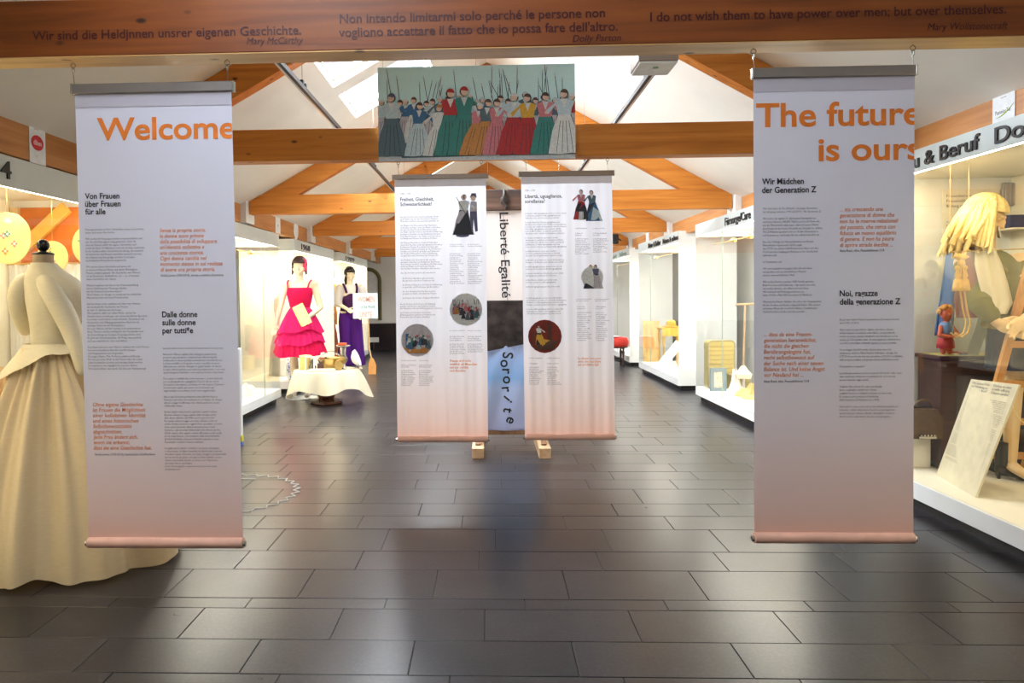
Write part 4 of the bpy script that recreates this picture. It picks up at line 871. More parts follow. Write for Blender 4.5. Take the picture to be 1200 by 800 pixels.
# ---- second right case: seen against its far end panel
ca, cb = onY(830, 399, 10.3), onY(861, 433, 10.3)
t = thing('rounded_trunk', 'yellow woven trunk with rounded corners standing in the Fürsorge case', 'trunk', ((ca.x + cb.x) / 2, 10.4, CZ0))
r_ = .06; pts = []
for (cx_, cz_, a0) in ((cb.x - r_, ca.z - r_, 0), (ca.x + r_, ca.z - r_, 90), (ca.x + r_, CZ0 + r_, 180), (cb.x - r_, CZ0 + r_, 270)):
    for k in range(5): a = math.radians(a0 + 22.5 * k); pts.append((cx_ + r_ * math.cos(a), 10.3, cz_ + r_ * math.sin(a)))
obj('body', MB().prism(pts, (0, .20, 0)), plain((.50, .40, .14), .6, 0, .1, 60, .3), t)
for k in range(9): obj('band', MB().box((ca.x + .02, 10.294, .30 + k * .062), (cb.x - .02, 10.300, .315 + k * .062)), plain((.40, .30, .10), .6), t)
obj('rim', MB().tube(pts, .012, 6, closed=True), plain((.34, .30, .18), .5), t, smooth=True)
c0, c1 = onY(826, 450, 10.05), onY(851, 431, 10.05)
t = thing('framed_print', 'grey framed picture leaning low in front of the rounded trunk', 'picture frame', ((c0.x + c1.x) / 2, 10.05, CZ0))
xa, xb_, za2, zb2 = max(c0.x, 3.03), c1.x, CZ0, c1.z; fw = .05; q = MB()
for (a, b, c, d) in ((xa, xb_, za2, za2 + fw), (xa, xb_, zb2 - fw, zb2), (xa, xa + fw, za2 + fw, zb2 - fw), (xb_ - fw, xb_, za2 + fw, zb2 - fw)): q.box((a, 10.04, c), (b, 10.07, d))
obj('frame', q, plain((.20, .27, .30), .5), t); obj('print', MB().box((xa + fw, 10.05, za2 + fw), (xb_ - fw, 10.06, zb2 - fw)), plain((.70, .62, .46), .6, 0, .3, 25), t)
g0, g1 = onY(871, 430, 9.9), onY(873, 357, 9.9)
t = thing('washing_dolly', 'long handled dolly with crossbar grip and cream head in the Fürsorge case', 'washing dolly', (g0.x, 9.9, CZ0))
obj('head', MB().lathe([(.0, 0), (.10, 0), (.11, .06), (.07, .10), (.03, .16), (.0, .17)], 18, (g0.x, 9.9, .40), cap=False), plain((.62, .56, .44), .5), t, smooth=True)
obj('base_plate', MB().lathe([(.0, 0), (.14, 0), (.14, .03), (.02, .05), (.02, .20), (.0, .2)], 18, (g0.x, 9.9, CZ0), cap=False), plain((.50, .50, .48), .4), t, smooth=True)
obj('pole', MB().tube([(g0.x, 9.9, .55), g1], .014, 8), plain((.36, .24, .14), .5), t)
obj('grip', MB().tube([onY(862, 357, 9.9), onY(884, 356, 9.9)], .016, 8), plain((.30, .20, .10), .5), t)
crumple('peach_cloth', 'crumpled peach cloth at the front of the Fürsorge case', 'cloth', 3.40, 9.45, CZ0, .22, .30, .13, cloth('peach', (.78, .42, .18), .1), 4)
crumple('white_cloth', 'white cloth beside the grey framed picture', 'cloth', 3.33, 9.93, CZ0, .10, .10, .26, M_whitec, 5)
xt = onY(868, 440, 10.1).x
t = thing('tin_box', 'small olive grey tin box among the cloths in the Fürsorge case', 'tin box', (xt, 10.15, CZ0)); obj('box', MB().box((xt - .14, 10.08, CZ0), (xt + .14, 10.25, .40), .01), plain((.26, .23, .10), .4, .4), t); obj('lid', MB().box((xt - .15, 10.07, .40), (xt + .15, 10.26, .43), .008), plain((.30, .26, .12), .4, .4), t)
t = thing('wooden_trestle', 'yellow wooden folding trestle half hidden by the right front banner', 'trestle', (3.62, 9.1, CZ0))
for a, b in (((3.45, 9.1, CZ0), (3.66, 9.1, .95)), ((3.86, 9.1, CZ0), (3.68, 9.1, .95))): obj('leg', MB().beam(a, b, .04, .05, up=(0, 1, 0)), plain((.70, .42, .12), .5), t)
obj('crossbar', MB().beam((3.51, 9.1, .42), (3.80, 9.1, .42), .02, .03), plain((.70, .42, .12), .5), t)

# ---- third right case
t = thing('side_table', 'small yellow wooden table with a fringed cloth in the third right case', 'table', (3.5, 13.8, CZ0)); M_yw = plain((.60, .36, .06), .5)
a, b = onY(776, 384, 13.6), onY(797, 384, 13.6); tz = a.z
obj('top', MB().box((a.x, 13.6, tz - .04), (b.x + .1, 14.05, tz), .006), M_yw, t)
for x, y in ((a.x + .04, 13.65), (b.x + .05, 13.65), (a.x + .04, 14.0), (b.x + .05, 14.0)): obj('leg', MB().lathe([(.018, 0), (.025, .1), (.015, .3), (.03, .5), (.025, tz - .04 - CZ0)], 8, (x, y, CZ0)), M_yw, t, smooth=True)
obj('fringed_cloth', MB().grid(lambda u, v: Vector((a.x + (b.x + .1 - a.x) * u, 13.592 - .004 * math.sin(u * 30), tz + .004 - .14 * v - .03 * abs(math.sin(u * 25)))), 40, 3), plain((.70, .46, .08), .8), t, smooth='all', fixn=False)
hx = (a.x + b.x) / 2 + .05
t = thing('yellow_hat', 'yellow brown draped hat on the small table in the third right case', 'hat', (hx, 13.8, tz + .002)); obj('brim', MB().lathe([(.0, 0), (.15, 0), (.16, .015), (.09, .03)], 20, (hx, 13.8, tz + .002), cap=False), plain((.52, .26, .03), .7), t, smooth=True); obj('crown', MB().lathe([(.09, .02), (.09, .09), (.06, .13), (0, .14)], 18, (hx, 13.8, tz + .002), cap=False), plain((.56, .30, .04), .7), t, smooth=True)
a, b = onY(771, 426, 13.2), onY(797, 402, 13.2)
t = thing('leaning_board', 'white text board leaning diagonally in the third right case', 'text board', ((a.x + b.x) / 2, 13.2, CZ0)); obj('board', MB().beam((max(a.x, 3.08), 13.2, CZ0 + .02), (b.x, 13.25, b.z), .02, .16, up=(0, 0, 1)), M_white, t); obj('easel_leg', MB().beam((b.x + .02, 13.4, CZ0), (b.x - .06, 13.28, b.z - .05), .02, .02), M_gw, t)
a, b = onY(751, 376, 14.45), onY(773, 421, 14.45)
t = thing('yellow_picture', 'large yellow picture at the far end of the third right case', 'picture', ((a.x + b.x) / 2, 14.45, CZ0)); obj('panel', MB().box((max(a.x, 3.04), 14.45, CZ0 + .002), (b.x, 14.47, a.z)), plain((.70, .48, .18), .5, 0, .2, 6), t)
for k in range(3): obj('printed_figure', MB().prism([(a.x + .07 + k * .11, 14.448, .45), (a.x + .14 + k * .11, 14.448, .45), (a.x + .13 + k * .11, 14.448, .95 - .08 * (k % 2)), (a.x + .09 + k * .11, 14.448, .97 - .08 * (k % 2))], (0, .002, 0)), plain((.70, .36, .12), .5), t)
t = thing('cream_dress', 'pale yellow dress on a stand in the third right case', 'dress', (3.72, 12.4, .204))
obj('gown', MB().lathe([(.22, 0), (.2, .4), (.13, .75), (.09, .95), (.13, 1.15), (.14, 1.3), (.06, 1.42)], 30, (3.72, 12.4, .21), fn=lambda a, r, z: (r * (1 + .06 * math.sin(9 * a)), z)), cloth('palecream', (.88, .84, .66), .3), t, smooth='all')
# farthest right case
t = thing('pink_ribbon_hanger', 'small pink ribbon hanging in the farthest right case', 'ribbon', (3.3, 15.9, 1.1)); q = MB(); q.tube([(3.3, 15.9 + .05 * math.sin(k * .8), 2.2 - .09 * k) for k in range(13)], .012, 6); obj('ribbon', q, plain((.85, .35, .35), .6), t)
t = thing('carrying_yoke', 'curved dark wooden hook hanging in the farthest right case', 'hook', (3.4, 17.0, 1.9)); obj('hook', MB().tube([(3.4, 17.0 + .10 * math.sin(k * .35), 2.0 - .05 * k) for k in range(9)], .02, 8), plain((.10, .07, .03), .5), t, smooth=True); obj('hanging_cord', MB().tube([(3.4, 17.0, 2.0), (3.4, 17.0, 2.36)], .004, 5), M_inkgrey, t)

# ---- red stool
sx, sy = 2.72, 15.75
t = thing('red_stool', 'round red upholstered stool with dark turned legs before the farthest right case', 'stool', (sx, sy, 0))
obj('seat', MB().lathe([(0, .0), (.25, 0), (.285, .04), (.285, .12), (.25, .19), (.12, .215), (0, .22)], 32, (sx, sy, .42), cap=False), plain((.55, .03, .02), .7), t, smooth=True)
obj('seat_ring', MB().lathe([(.27, 0), (.275, .03)], 32, (sx, sy, .395)), plain((.05, .025, .02), .4), t)
for a in (.785, 2.356, 3.927, 5.498): obj('leg', MB().lathe([(.022, 0), (.028, .02), (.018, .05), (.03, .10), (.02, .16), (.024, .25), (.032, .30), (.02, .34), (.03, .40)], 10, (sx + .21 * math.cos(a), sy + .21 * math.sin(a), 0)), plain((.05, .025, .02), .35), t, smooth=True)
obj('stretcher', MB().tube([(sx - .15, sy - .15, .17), (sx + .15, sy + .15, .17)], .012, 8).tube([(sx - .15, sy + .15, .17), (sx + .15, sy - .15, .17)], .012, 8), plain((.05, .025, .02), .35), t)
t = thing('white_booklet', 'open white booklet lying on the red stool', 'booklet', (sx - .05, sy - .1, .64)); obj('pages', MB().box((sx - .22, sy - .24, .642), (sx + .06, sy + .0, .652), .002), M_white, t)

# ---- end of the hall
t = thing('low_black_cabinet', 'long low black cabinet against the white end wall', 'cabinet', (-1.2, 21.0, 0))
obj('body', MB().box((-3.45, 20.75, 0), (.9, 21.18, .73), .005), plain((.022, .016, .018), .3), t); obj('top', MB().box((-3.46, 20.73, .73), (.91, 21.18, .76), .003), plain((.03, .024, .024), .3), t)
for k in range(6): obj('door', MB().box((-3.42 + k * .72, 20.735, .06), (-2.73 + k * .72, 20.75, .70), .003), plain((.026, .018, .020), .3), t)
t = thing('white_notice', 'small white notice standing in front of the low black cabinet', 'notice', (-3.25, 20.5, 0)); obj('board', MB().box((-3.42, 20.5, .24), (-3.13, 20.51, .38)), M_white, t); obj('leg', MB().box((-3.29, 20.505, 0), (-3.27, 20.52, .24)), M_steel, t)
t = thing('arched_mirror', 'tall arched mirror with a dark olive frame on the end wall', 'mirror', (-3.42, 21.15, .9))
arch = lambda r, x0: [(x0 + r * math.cos(a), 21.17, 2.15 + r * math.sin(a)) for a in [PI * k / 14 for k in range(15)]]
o_ = [(-3.36 + .17, 21.17, .85)] + [(-3.53 + .17 * 2 * 0 + .34 * math.cos(a), 21.17, 2.0 + .34 * math.sin(a)) for a in [PI * k / 14 for k in range(15)]] + [(-3.87, 21.17, .85)]
obj('frame', MB().tube(o_, .055, 8), plain((.16, .14, .05), .5), t, smooth=True); obj('glass', MB().prism([(x, 21.18, z) for x, y, z in o_], (0, .012, 0)), plain((.80, .84, .86), .15), t)
t = thing('black_loudspeaker', 'small black loudspeaker under the roof at the far right', 'loudspeaker', (3.0, 15.9, 2.75))
obj('box', MB().box((2.62, 15.6, 2.62), (2.78, 15.78, 2.83), .01), M_black, t); obj('arm', MB().tube([(2.70, 15.72, 2.80), (2.90, 16.0, 2.72)], .014, 8), M_black, t); obj('cone', MB().lathe([(.06, 0), (.03, .02), (0, .02)], 16, (0, 0, 0), cap=False, M=Matrix.Translation((2.70, 15.598, 2.71)) @ Matrix.Rotation(-PI / 2, 4, 'X')), M_inkgrey, t)

# ---- zigzag line on the floor
q = MB(); pts = []
N = 66
for k in range(N): a = 2 * PI * k / N; r = .60 + (.028 if k % 2 else -.028); pts.append((-2.14 + r * math.cos(a), 5.62 + r * math.sin(a), .0035))
q.tube(pts, .0045, 6, closed=True)
tag(obj('zigzag_cord', q, plain((.80, .80, .78), .6), None, loc=(-2.14, 5.62, 0)), 'white zigzag cord laid in a circle on the dark floor', 'cord')
q = MB().tube([(-2.5 + .1 * k, 6.10 + .015 * math.sin(k), .0035) for k in range(6)], .004, 6); tag(obj('short_cord', q, plain((.80, .80, .78), .6), None, loc=(-2.25, 6.1, 0)), 'short white cord end inside the zigzag circle', 'cord')
# small pillar behind the Welcome banner
t = thing('display_pillar', 'white floor pillar with yellow and blue foot, mostly behind the Welcome banner', 'pillar', (-2.62, 7.3, 0))
e1 = onZ(284, 522, 0)
obj('shaft', MB().box((e1.x - .36, e1.y, .10), (e1.x - .005, e1.y + .05, 1.02), .006), M_white, t); obj('yellow_band', MB().box((e1.x - .362, e1.y - .002, .04), (e1.x - .003, e1.y + .052, .10)), plain((.70, .60, .05), .5), t); obj('blue_foot', MB().box((e1.x - .362, e1.y - .002, 0), (e1.x - .003, e1.y + .052, .04)), plain((.10, .18, .55), .5), t)

# ------------------------------------------------------------------ mannequins
def human(J, s, face, detail=1.0):
    """closed overlapping shapes of one figure from joints J (metres, world); face = horizontal facing direction"""
    q = MB(); F = Vector(face).normalized(); S = F.cross(Z_); S.normalize()   # S = figure's left seen from the front -> world side
    L = lambda k: Vector(J[k])
    pel, che, nek, hed = L('pelvis'), L('chest'), L('neck'), L('head')
    B = Matrix((S, F, Z_)).transposed()
    def el(c, r): q.ell(c, (r[0] * s, r[1] * s, r[2] * s), 20, 12, B.to_4x4())
    el(pel, (.165, .11, .13)); el(pel + (che - pel) * .45, (.125, .09, .17)); el(che, (.155, .105, .17))
    for d in (-1, 1): el(che + F * .062 * s + S * d * .07 * s + Z_ * -.0 * s, (.06, .055, .06))
    q.cap(che + Z_ * .10 * s - S * .12 * s, che + Z_ * .10 * s + S * .12 * s, .055 * s, .055 * s)
    q.cap(nek - Z_ * .05 * s, hed - Z_ * .06 * s, .052 * s, .046 * s)
    hf = Vector(J.get('look', face)).normalized(); hs = hf.cross(Z_).normalized(); hu = hs.cross(hf); HB = Matrix((hs, hf, hu)).transposed().to_4x4()
    def eh(o, r): q.ell(hed + (hs * o[0] + hf * o[1] + hu * o[2]) * s, [c * s for c in r], 20, 14, HB)
    eh((0, -.012, .025), (.074, .092, .092)); eh((0, .022, -.05), (.055, .062, .062)); eh((0, .052, -.088), (.024, .022, .020))
    eh((0, .082, -.010), (.013, .020, .032)); eh((0, .092, -.026), (.016, .014, .012)); eh((0, .072, .028), (.05, .018, .014))
    eh((0, .078, -.056), (.022, .012, .007)); eh((0, .075, -.068), (.018, .012, .007))
    for d in (-1, 1): eh((d * .03, .068, .010), (.015, .012, .009)); eh((d * .076, -.005, -.005), (.010, .02, .032)); eh((d * .045, .045, -.03), (.03, .035, .03))
    for d, n in ((-1, 'R'), (1, 'L')):
        a, b, c = L('sho' + n), L('elb' + n), L('wri' + n)
        q.cap(a, b, .05 * s, .038 * s); q.cap(b, c, .037 * s, .026 * s); q.ell(a, (.058 * s,) * 3, 14, 9)
        hd = Vector(J.get('hand' + n, c - b)).normalized(); pn = Vector(J.get('palm' + n, F)); pn = (pn - hd * pn.dot(hd)).normalized(); hw = hd.cross(pn)
        HM = Matrix((hw, pn, hd)).transposed().to_4x4(); q.ell(c + hd * .045 * s, (.040 * s, .016 * s, .052 * s), 14, 9, HM)
        th = J.get('thumb' + n, 1)
        for i, (o, l) in enumerate(((-.03, .058), (-.010, .070), (.010, .066), (.029, .050))):
            p0 = c + hd * .08 * s + hw * o * s; p1 = p0 + (hd * l * .5 + pn * .008) * s; p2 = p1 + (hd * l * .42 + pn * .022) * s
            q.cap(p0, p1, .0095 * s, .009 * s, 8); q.cap(p1, p2, .009 * s, .0075 * s, 8)
        p0 = c + hd * .025 * s + hw * th * -.03 * s; p1 = p0 + (hd * .03 - hw * th * .028 + pn * .01) * s; p2 = p1 + (hd * .03 - hw * th * .006 + pn * .01) * s
        q.cap(p0, p1, .012 * s, .010 * s, 8); q.cap(p1, p2, .010 * s, .008 * s, 8)
        h, k, an = L('hip' + n), L('kne' + n), L('ank' + n); toe = L('toe' + n)
        q.cap(h, k, .078 * s, .052 * s); q.cap(k, an, .050 * s, .032 * s); q.ell(k + (an - k) * .3 - F * .015 * s, (.05 * s, .052 * s, .11 * s), 14, 9)
        q.cap(an - Z_ * .03 * s, toe, .034 * s, .022 * s)
    return q
def pose(x, y, z0, s, face, **ov):
    F = Vector(face).normalized(); S = F.cross(Z_).normalized(); o = Vector((x, y, z0))
    P = lambda a, b, c: o + (S * a + F * b + Z_ * c) * s
    J = dict(pelvis=P(0, 0, .95), chest=P(0, 0, 1.27), neck=P(0, -.005, 1.45), head=P(0, .01, 1.60))
    for d, n in ((-1, 'R'), (1, 'L')):
        J['sho' + n] = P(d * .175, 0, 1.385); J['elb' + n] = P(d * .235, -.02, 1.10); J['wri' + n] = P(d * .25, .04, .86)
        J['hip' + n] = P(d * .085, 0, .90); J['kne' + n] = P(d * .085, .01, .50); J['ank' + n] = P(d * .085, 0, .10); J['toe' + n] = P(d * .095, .13, .03)
    for k, v in ov.items(): J[k] = P(*v) if isinstance(v, tuple) else v
    return J, P
M_skin = plain((.78, .66, .46), .42, 0, .02); M_skin2 = plain((.80, .70, .52), .42, 0, .02); M_skin3 = plain((.82, .58, .30), .42, 0, .03)
M_hairbr = plain((.055, .022, .014), .5, 0, .3, 60); M_hairbk = plain((.012, .010, .010), .4)

# ---- pink dress mannequin
Xp, Yp, s = -3.0, 11.27, 1.265
# stands in front of the third case: keep it on the hall side
Xp = onY(352, 380, 11.0).x; Yp = 11.0; s = 1.235
t = thing('pink_dress_mannequin', 'cream mannequin in a strapped hot pink tiered tulle dress behind the pot table', 'mannequin', (Xp, Yp, 0))
J, P = pose(Xp, Yp, .03, s, (.06, -1, 0), elbR=(-.25, .0, 1.10), wriR=(-.13, .17, .98), elbL=(.25, -.03, 1.11), wriL=(.30, .0, .90), look=Vector((.05, -1, 0)))
body = remeshed('body', human(J, s, (.06, -1, 0)), M_skin, t, .0085)
obj('stand_plate', MB().lathe([(.0, 0), (.24, 0), (.24, .012), (0, .014)], 32, (Xp, Yp, 0), cap=False), plain((.75, .80, .80), .1, .2), t)
c = P(0, 0, 0)
def frillfn(amp, k, ph): return lambda a, r, z: (r * (1 + amp * math.sin(k * a + ph) + amp * .5 * math.sin(k * 1.7 * a + 2 * ph)), z)
M_tulle = cloth('pink_tulle', (.80, .02, .17), .3); M_tulle2 = cloth('pink_tulle_deep', (.72, .010, .09), .25)
zb = .03
obj('bodice', MB().lathe([(.135 * s, 1.00 * s), (.128 * s, 1.06 * s), (.125 * s, 1.10 * s), (.15 * s, 1.20 * s), (.163 * s, 1.27 * s), (.160 * s, 1.335 * s), (.150 * s, 1.345 * s)], 40, (Xp, Yp, zb), fn=lambda a, r, z: (r * (1.0 + .006 * math.sin(z * 90)) * (1 - .16 * abs(math.sin(a)) * (0 if math.sin(a) < 0 and 1.2 * s < z < 1.33 * s else 1)), z), cap=False), M_tulle2, t, smooth='all')
for d in (-1, 1): obj('shoulder_strap', MB().tube([P(d * .12, .13, 1.335), P(d * .135, .085, 1.41), P(d * .14, .0, 1.44), P(d * .12, -.10, 1.34)], .009 * s, 6), M_tulle2, t, smooth=True)
def tier(name, z1, z0, r1, r0, k, mat, amp): 
    n = 10; prof = [(r1 + (r0 - r1) * (i / n) ** .8, z1 + (z0 - z1) * i / n) for i in range(n + 1)]
    def fn(a, r, z):
        f = (z1 - z) / (z1 - z0); return (r * (1 + amp * f * (math.sin(k * a) + .5 * math.sin(k * 2.1 * a + 1) + .3 * math.sin(3 * a + z1 * 9))), z - f * .02 * math.sin(5 * a + z1 * 7) - f * .03 * math.sin(2 * a + z1 * 5))
    obj(name, MB().lathe(prof, 160, (Xp, Yp, zb), fn=fn, cap=False), mat, t, smooth='all', fixn=False)
tier('skirt_lining', 1.08 * s, .52 * s, .12 * s, .235 * s, 15, M_tulle2, .05)
tier('skirt_tier', 1.10 * s, .80 * s, .118 * s, .285 * s, 22, M_tulle, .04)
tier('skirt_tier', .90 * s, .66 * s, .20 * s, .300 * s, 26, M_tulle, .045)
tier('skirt_tier', .75 * s, .52 * s, .24 * s, .318 * s, 30, M_tulle2, .045)
q = MB(); 
for k in range(7): a = 2 * PI * k / 7; q.ell(P(.02 + .03 * math.cos(a), .145, 1.08 + .03 * math.sin(a)), (.032, .02, .032), 8, 6)
obj('fabric_rose', q, M_tulle, t, smooth='all')
def hair_shell(c_, hs, hf, hu, s, front, zlow, r=(.086, .102, .10), cut=.035):
    q = MB(); HB = Matrix((hs, hf, hu)).transposed().to_4x4()
    def fn(u, v):
        a = 2 * PI * u; th = (PI * .80) * v
        x, y, z = r[0] * math.sin(th) * math.cos(a), r[1] * math.sin(th) * math.sin(a), r[2] * math.cos(th)
        return c_ + (hs * x + hf * (y - .012) + hu * (z + .03)) * s * (1 + .02 * math.sin(a * 14))
    nu, nv = 44, 16
    vs = [fn(i / nu, j / nv) for j in range(nv + 1) for i in range(nu + 1)]; fs = []
    for j in range(nv):
        for i in range(nu):
            m_ = vs[j * (nu + 1) + i] - c_; f_, u_ = m_.dot(hf) / s, m_.dot(hu) / s
            if f_ > front and u_ < cut + .0: continue
            if u_ < zlow: continue
            fs.append((j * (nu + 1) + i, j * (nu + 1) + i + 1, (j + 1) * (nu + 1) + i + 1, (j + 1) * (nu + 1) + i))
    q.add(vs, fs); return q
hf = Vector((.05, -1, 0)).normalized(); hs = hf.cross(Z_); hc = J['head']
q = hair_shell(hc, hs, hf, Z_, s, .02, -.08, cut=.05)
for d in (-1, 1): q.cap(hc + (hs * d * .075 + hf * .0 + Z_ * .0) * s, hc + (hs * d * .085 + hf * .015 - Z_ * .085) * s, .022 * s, .012 * s, 8)
h = obj('hair', q, M_hairbr, t, smooth='all'); h.modifiers.new('sol', 'SOLIDIFY').thickness = .012
q = MB()
for k in range(16): a = k * 2.4; q.ell(hc + hs * (-.07 + .018 * math.cos(a)) * s + hf * .035 * s + Z_ * (.075 - .012 * k + .05) * s * .7, (.022, .02, .026), 8, 6)
obj('hair_flowers', q, plain((.80, .06, .16), .6), t, smooth='all', label='pink flowers in the hair')
for d in (-1, 1):
    a = Vector(P(d * .085, .06, .0)); sh = MB().cap(P(d * .085, -.03, .055), P(d * .095, .15, .022), .034 * s, .026 * s, 12); sh.box(tuple(P(d * .085, -.06, .0) - Vector((.012, .012, .015))), tuple(P(d * .085, -.06, .0) + Vector((.012, .012, .06))))
    obj('shoe', sh, plain((.86, .84, .74), .3), t, smooth=True)
# yellow bundle in its arm
t = thing('yellow_folder', 'pale yellow paper folder held across the pink skirt', 'folder', tuple(P(-.05, .33, .95)))
a = onY(350, 357, Yp - .40); b = onY(361, 379, Yp - .40); D_ = (b - a); L_ = D_.length; D_.normalize(); W_ = Vector((0, -1, 0)); V_ = D_.cross(W_)
for k in range(4): obj('sheet', MB().obox(a - V_ * .06 + W_ * (-.02 + .012 * k) + V_ * .008 * k, D_, V_, W_, L_, .14, .007), plain((.86, .66, .22), .7), t)
obj('cover', MB().obox(a - V_ * .068 + W_ * .028, D_, V_, W_, L_ * 1.03, .15, .006), plain((.88, .74, .34), .7), t)
# ---- purple overalls mannequin
Yq = 14.9; Xq = onY(410.5, 380, Yq).x; s = 1.235
t = thing('overalls_mannequin', 'black-haired cream mannequin in a white blouse and purple velvet overalls', 'mannequin', (Xq, Yq, 0))
fq = Vector((.45, -1, 0)).normalized()
J, P = pose(Xq, Yq, .03, s, fq, elbR=(-.27, .0, 1.12), wriR=(-.13, .20, .93), elbL=(.23, .05, 1.12), wriL=(.10, .26, 1.02), look=Vector((.8, -1, -.12)), kneR=(-.11, .03, .5), ankR=(-.12, 0, .10), toeR=(-.14, .13, .03), ankL=(.13, .05, .10), toeL=(.17, .18, .03), head=(0, .02, 1.60))
remeshed('body', human(J, s, fq), M_skin2, t, .0085)
obj('stand_plate', MB().lathe([(.0, 0), (.22, 0), (.22, .012), (0, .014)], 32, (Xq, Yq, 0), cap=False), plain((.75, .80, .80), .1, .2), t)
M_velv = cloth('purple_velvet', (.075, .012, .19), .05); M_velvd = cloth('dark_velvet', (.05, .012, .07), .05)
q = MB()
for n in 'RL':
    h_, k_, a_ = J['hip' + n], J['kne' + n], J['ank' + n]; pts = [h_ + Z_ * .06, h_ - Z_ * .1, k_, (k_ + a_) / 2, a_ - Z_ * .02]; q.tube(pts, [.10 * s, .115 * s, .10 * s, .115 * s, .135 * s], 20)
q.ell(J['pelvis'], (.175 * s, .125 * s, .15 * s), 20, 12)
remeshed('trousers', q, M_velv, t, .012)
q = MB()
q.tube([J['pelvis'] + Z_ * .05, J['pelvis'] + Z_ * .16 * s, J['chest'] - Z_ * .08, J['chest'] + Z_ * .06 * s], [.172 * s, .150 * s, .158 * s, .10 * s], 24); remeshed('bib', q, M_velvd, t, .012)
S = fq.cross(Z_)
for d in (-1, 1): obj('overall_strap', MB().tube([J['chest'] + (S * d * .085 + fq * .125 + Z_ * .02) * s, J['chest'] + (S * d * .10 + fq * .09 + Z_ * .10) * s, J['chest'] + (S * d * .11 + Z_ * .165) * s, J['chest'] + (S * d * .09 - fq * .1 + Z_ * .09) * s], .020 * s, 8), M_velvd, t, smooth=True)
q = MB(); q.ell(J['chest'], (.165 * s, .125 * s, .175 * s), 20, 12, Matrix((S, fq, Z_)).transposed().to_4x4())
for n in 'RL': q.tube([J['sho' + n] + Z_ * .01, (J['sho' + n] + J['elb' + n]) / 2, J['elb' + n], J['elb' + n] + (J['wri' + n] - J['elb' + n]) * .35], [.07 * s, .088 * s, .085 * s, .045 * s], 16)
remeshed('blouse', q, cloth('white_blouse', (.88, .86, .84), .3), t, .012)
hf = Vector((.8, -1, 0)).normalized(); hs = hf.cross(Z_); hc = J['head']
q = hair_shell(hc, hs, hf, Z_, s, .02, -.09, r=(.092, .108, .104), cut=.045)
q.tube([hc + (-hf * .06 - Z_ * .02) * s, hc + (-hf * .11 - Z_ * .10) * s, hc + (-hf * .10 - Z_ * .20) * s, hc + (-hf * .09 - Z_ * .27) * s], [.06 * s, .05 * s, .035 * s, .012 * s], 12)
h = obj('hair', q, M_hairbk, t, smooth='all'); h.modifiers.new('sol', 'SOLIDIFY').thickness = .014
for n in 'RL': obj('shoe', MB().cap(J['ank' + n] - Z_ * .085, J['toe' + n], .036 * s, .028 * s, 12), plain((.86, .78, .66), .4), t, smooth=True)
# protest sign on a peel
YS = 14.32
t = thing('protest_sign', 'light blue sign reading WOMEN of the World UNITE, leaning on the overalls mannequin', 'sign', tuple(onY(437, 420, YS)))
a, b = onY(413.5, 343.5, YS), onY(443, 373, YS)
obj('board', MB().box((a.x, YS - .012, b.z), (b.x, YS, a.z), .003), plain((.60, .76, .88), .6), t)
W_ = b.x - a.x
q = MB(); text_into(q, 'WOMEN', (a.x + .10, YS - .014, a.z - .175), X_, Z_, .15, W_ - .16, .01); obj('sign_lettering', q, plain((.88, .36, .34), .6), t)
q = MB(); text_into(q, 'of the World', (a.x + .16, YS - .014, a.z - .30), X_, Z_, .09, W_ - .22, .01); obj('sign_lettering', q, plain((.12, .30, .42), .6), t, label='dark blue handwriting')
q = MB(); text_into(q, 'UNITE', (a.x + .14, YS - .014, a.z - .475), X_, Z_, .15, W_ - .26, .01); obj('sign_lettering', q, plain((.88, .36, .34), .6), t)
p0 = onY(431, 371, YS); p1 = onY(435.5, 428, YS); p1.z = .0
obj('pole', MB().tube([(p0.x, YS + .02, a.z - .05), (p0.x + .02, YS + .02, .5), (p1.x, YS + .02, .30)], .014, 8), M_gw, t)
obj('broom_head', MB().prism([(p1.x - .03, YS, .32), (p1.x + .03, YS, .32), (p1.x + .09, YS, .18), (p1.x + .08, YS, .0), (p1.x - .07, YS, .0), (p1.x - .06, YS, .2)], (0, .04, 0)), plain((.72, .36, .12), .6), t, label='orange broom head')
# ---- white oval plaque on the case
c = onX(346.5, 283, -3.14)
t = thing('white_oval', 'tall white oval plaque standing above the third left case', 'plaque', (-3.14, c.y, 2.475)); obj('oval', MB().ell((c.x, c.y, 2.475 + .165), (.02, .17, .165), 24, 14), plain((.84, .88, .92), .4), t, smooth='all'); obj('foot', MB().box((c.x - .03, c.y - .04, 2.475), (c.x + .03, c.y + .04, 2.485)), M_alu, t)
# items in the two farther left cases
t = thing('orange_vest_form', 'orange garment on a form in the farthest left case', 'garment', (-3.5, 15.6, .204))
obj('garment', MB().lathe([(.16, 0), (.17, .25), (.12, .5), (.16, .72), (.15, .85), (.05, .93)], 24, (-3.42, 15.45, .95)), plain((.85, .30, .05), .7), t, smooth='all'); obj('brown_skirt', MB().lathe([(.22, 0), (.16, .55), (.12, .75)], 24, (-3.42, 15.45, .204)), plain((.42, .10, .03), .7), t, smooth='all')
t = thing('yellow_scarf', 'yellow and olive scarf hanging in the farthest left case', 'scarf', (-3.3, 15.3, 1.3)); obj('scarf_cloth', MB().grid(lambda u, v: Vector((-3.3 + .03 * math.sin(v * 9), 15.2 + .18 * u + .03 * math.sin(v * 7), 1.35 + .8 * v)), 8, 20), plain((.62, .55, .08), .8, 0, .4, 8), t, smooth='all', fixn=False)
q = MB(); t = thing('spotted_pouch', 'white pouch with blue spots on the platform of the third left case', 'pouch', (-3.3, 11.75, .204))
obj('pouch', MB().ell((-3.25, 11.75, .40), (.07, .22, .20), 18, 12, Matrix.Rotation(.5, 4, 'X')), plain((.82, .84, .90), .6), t, smooth='all')
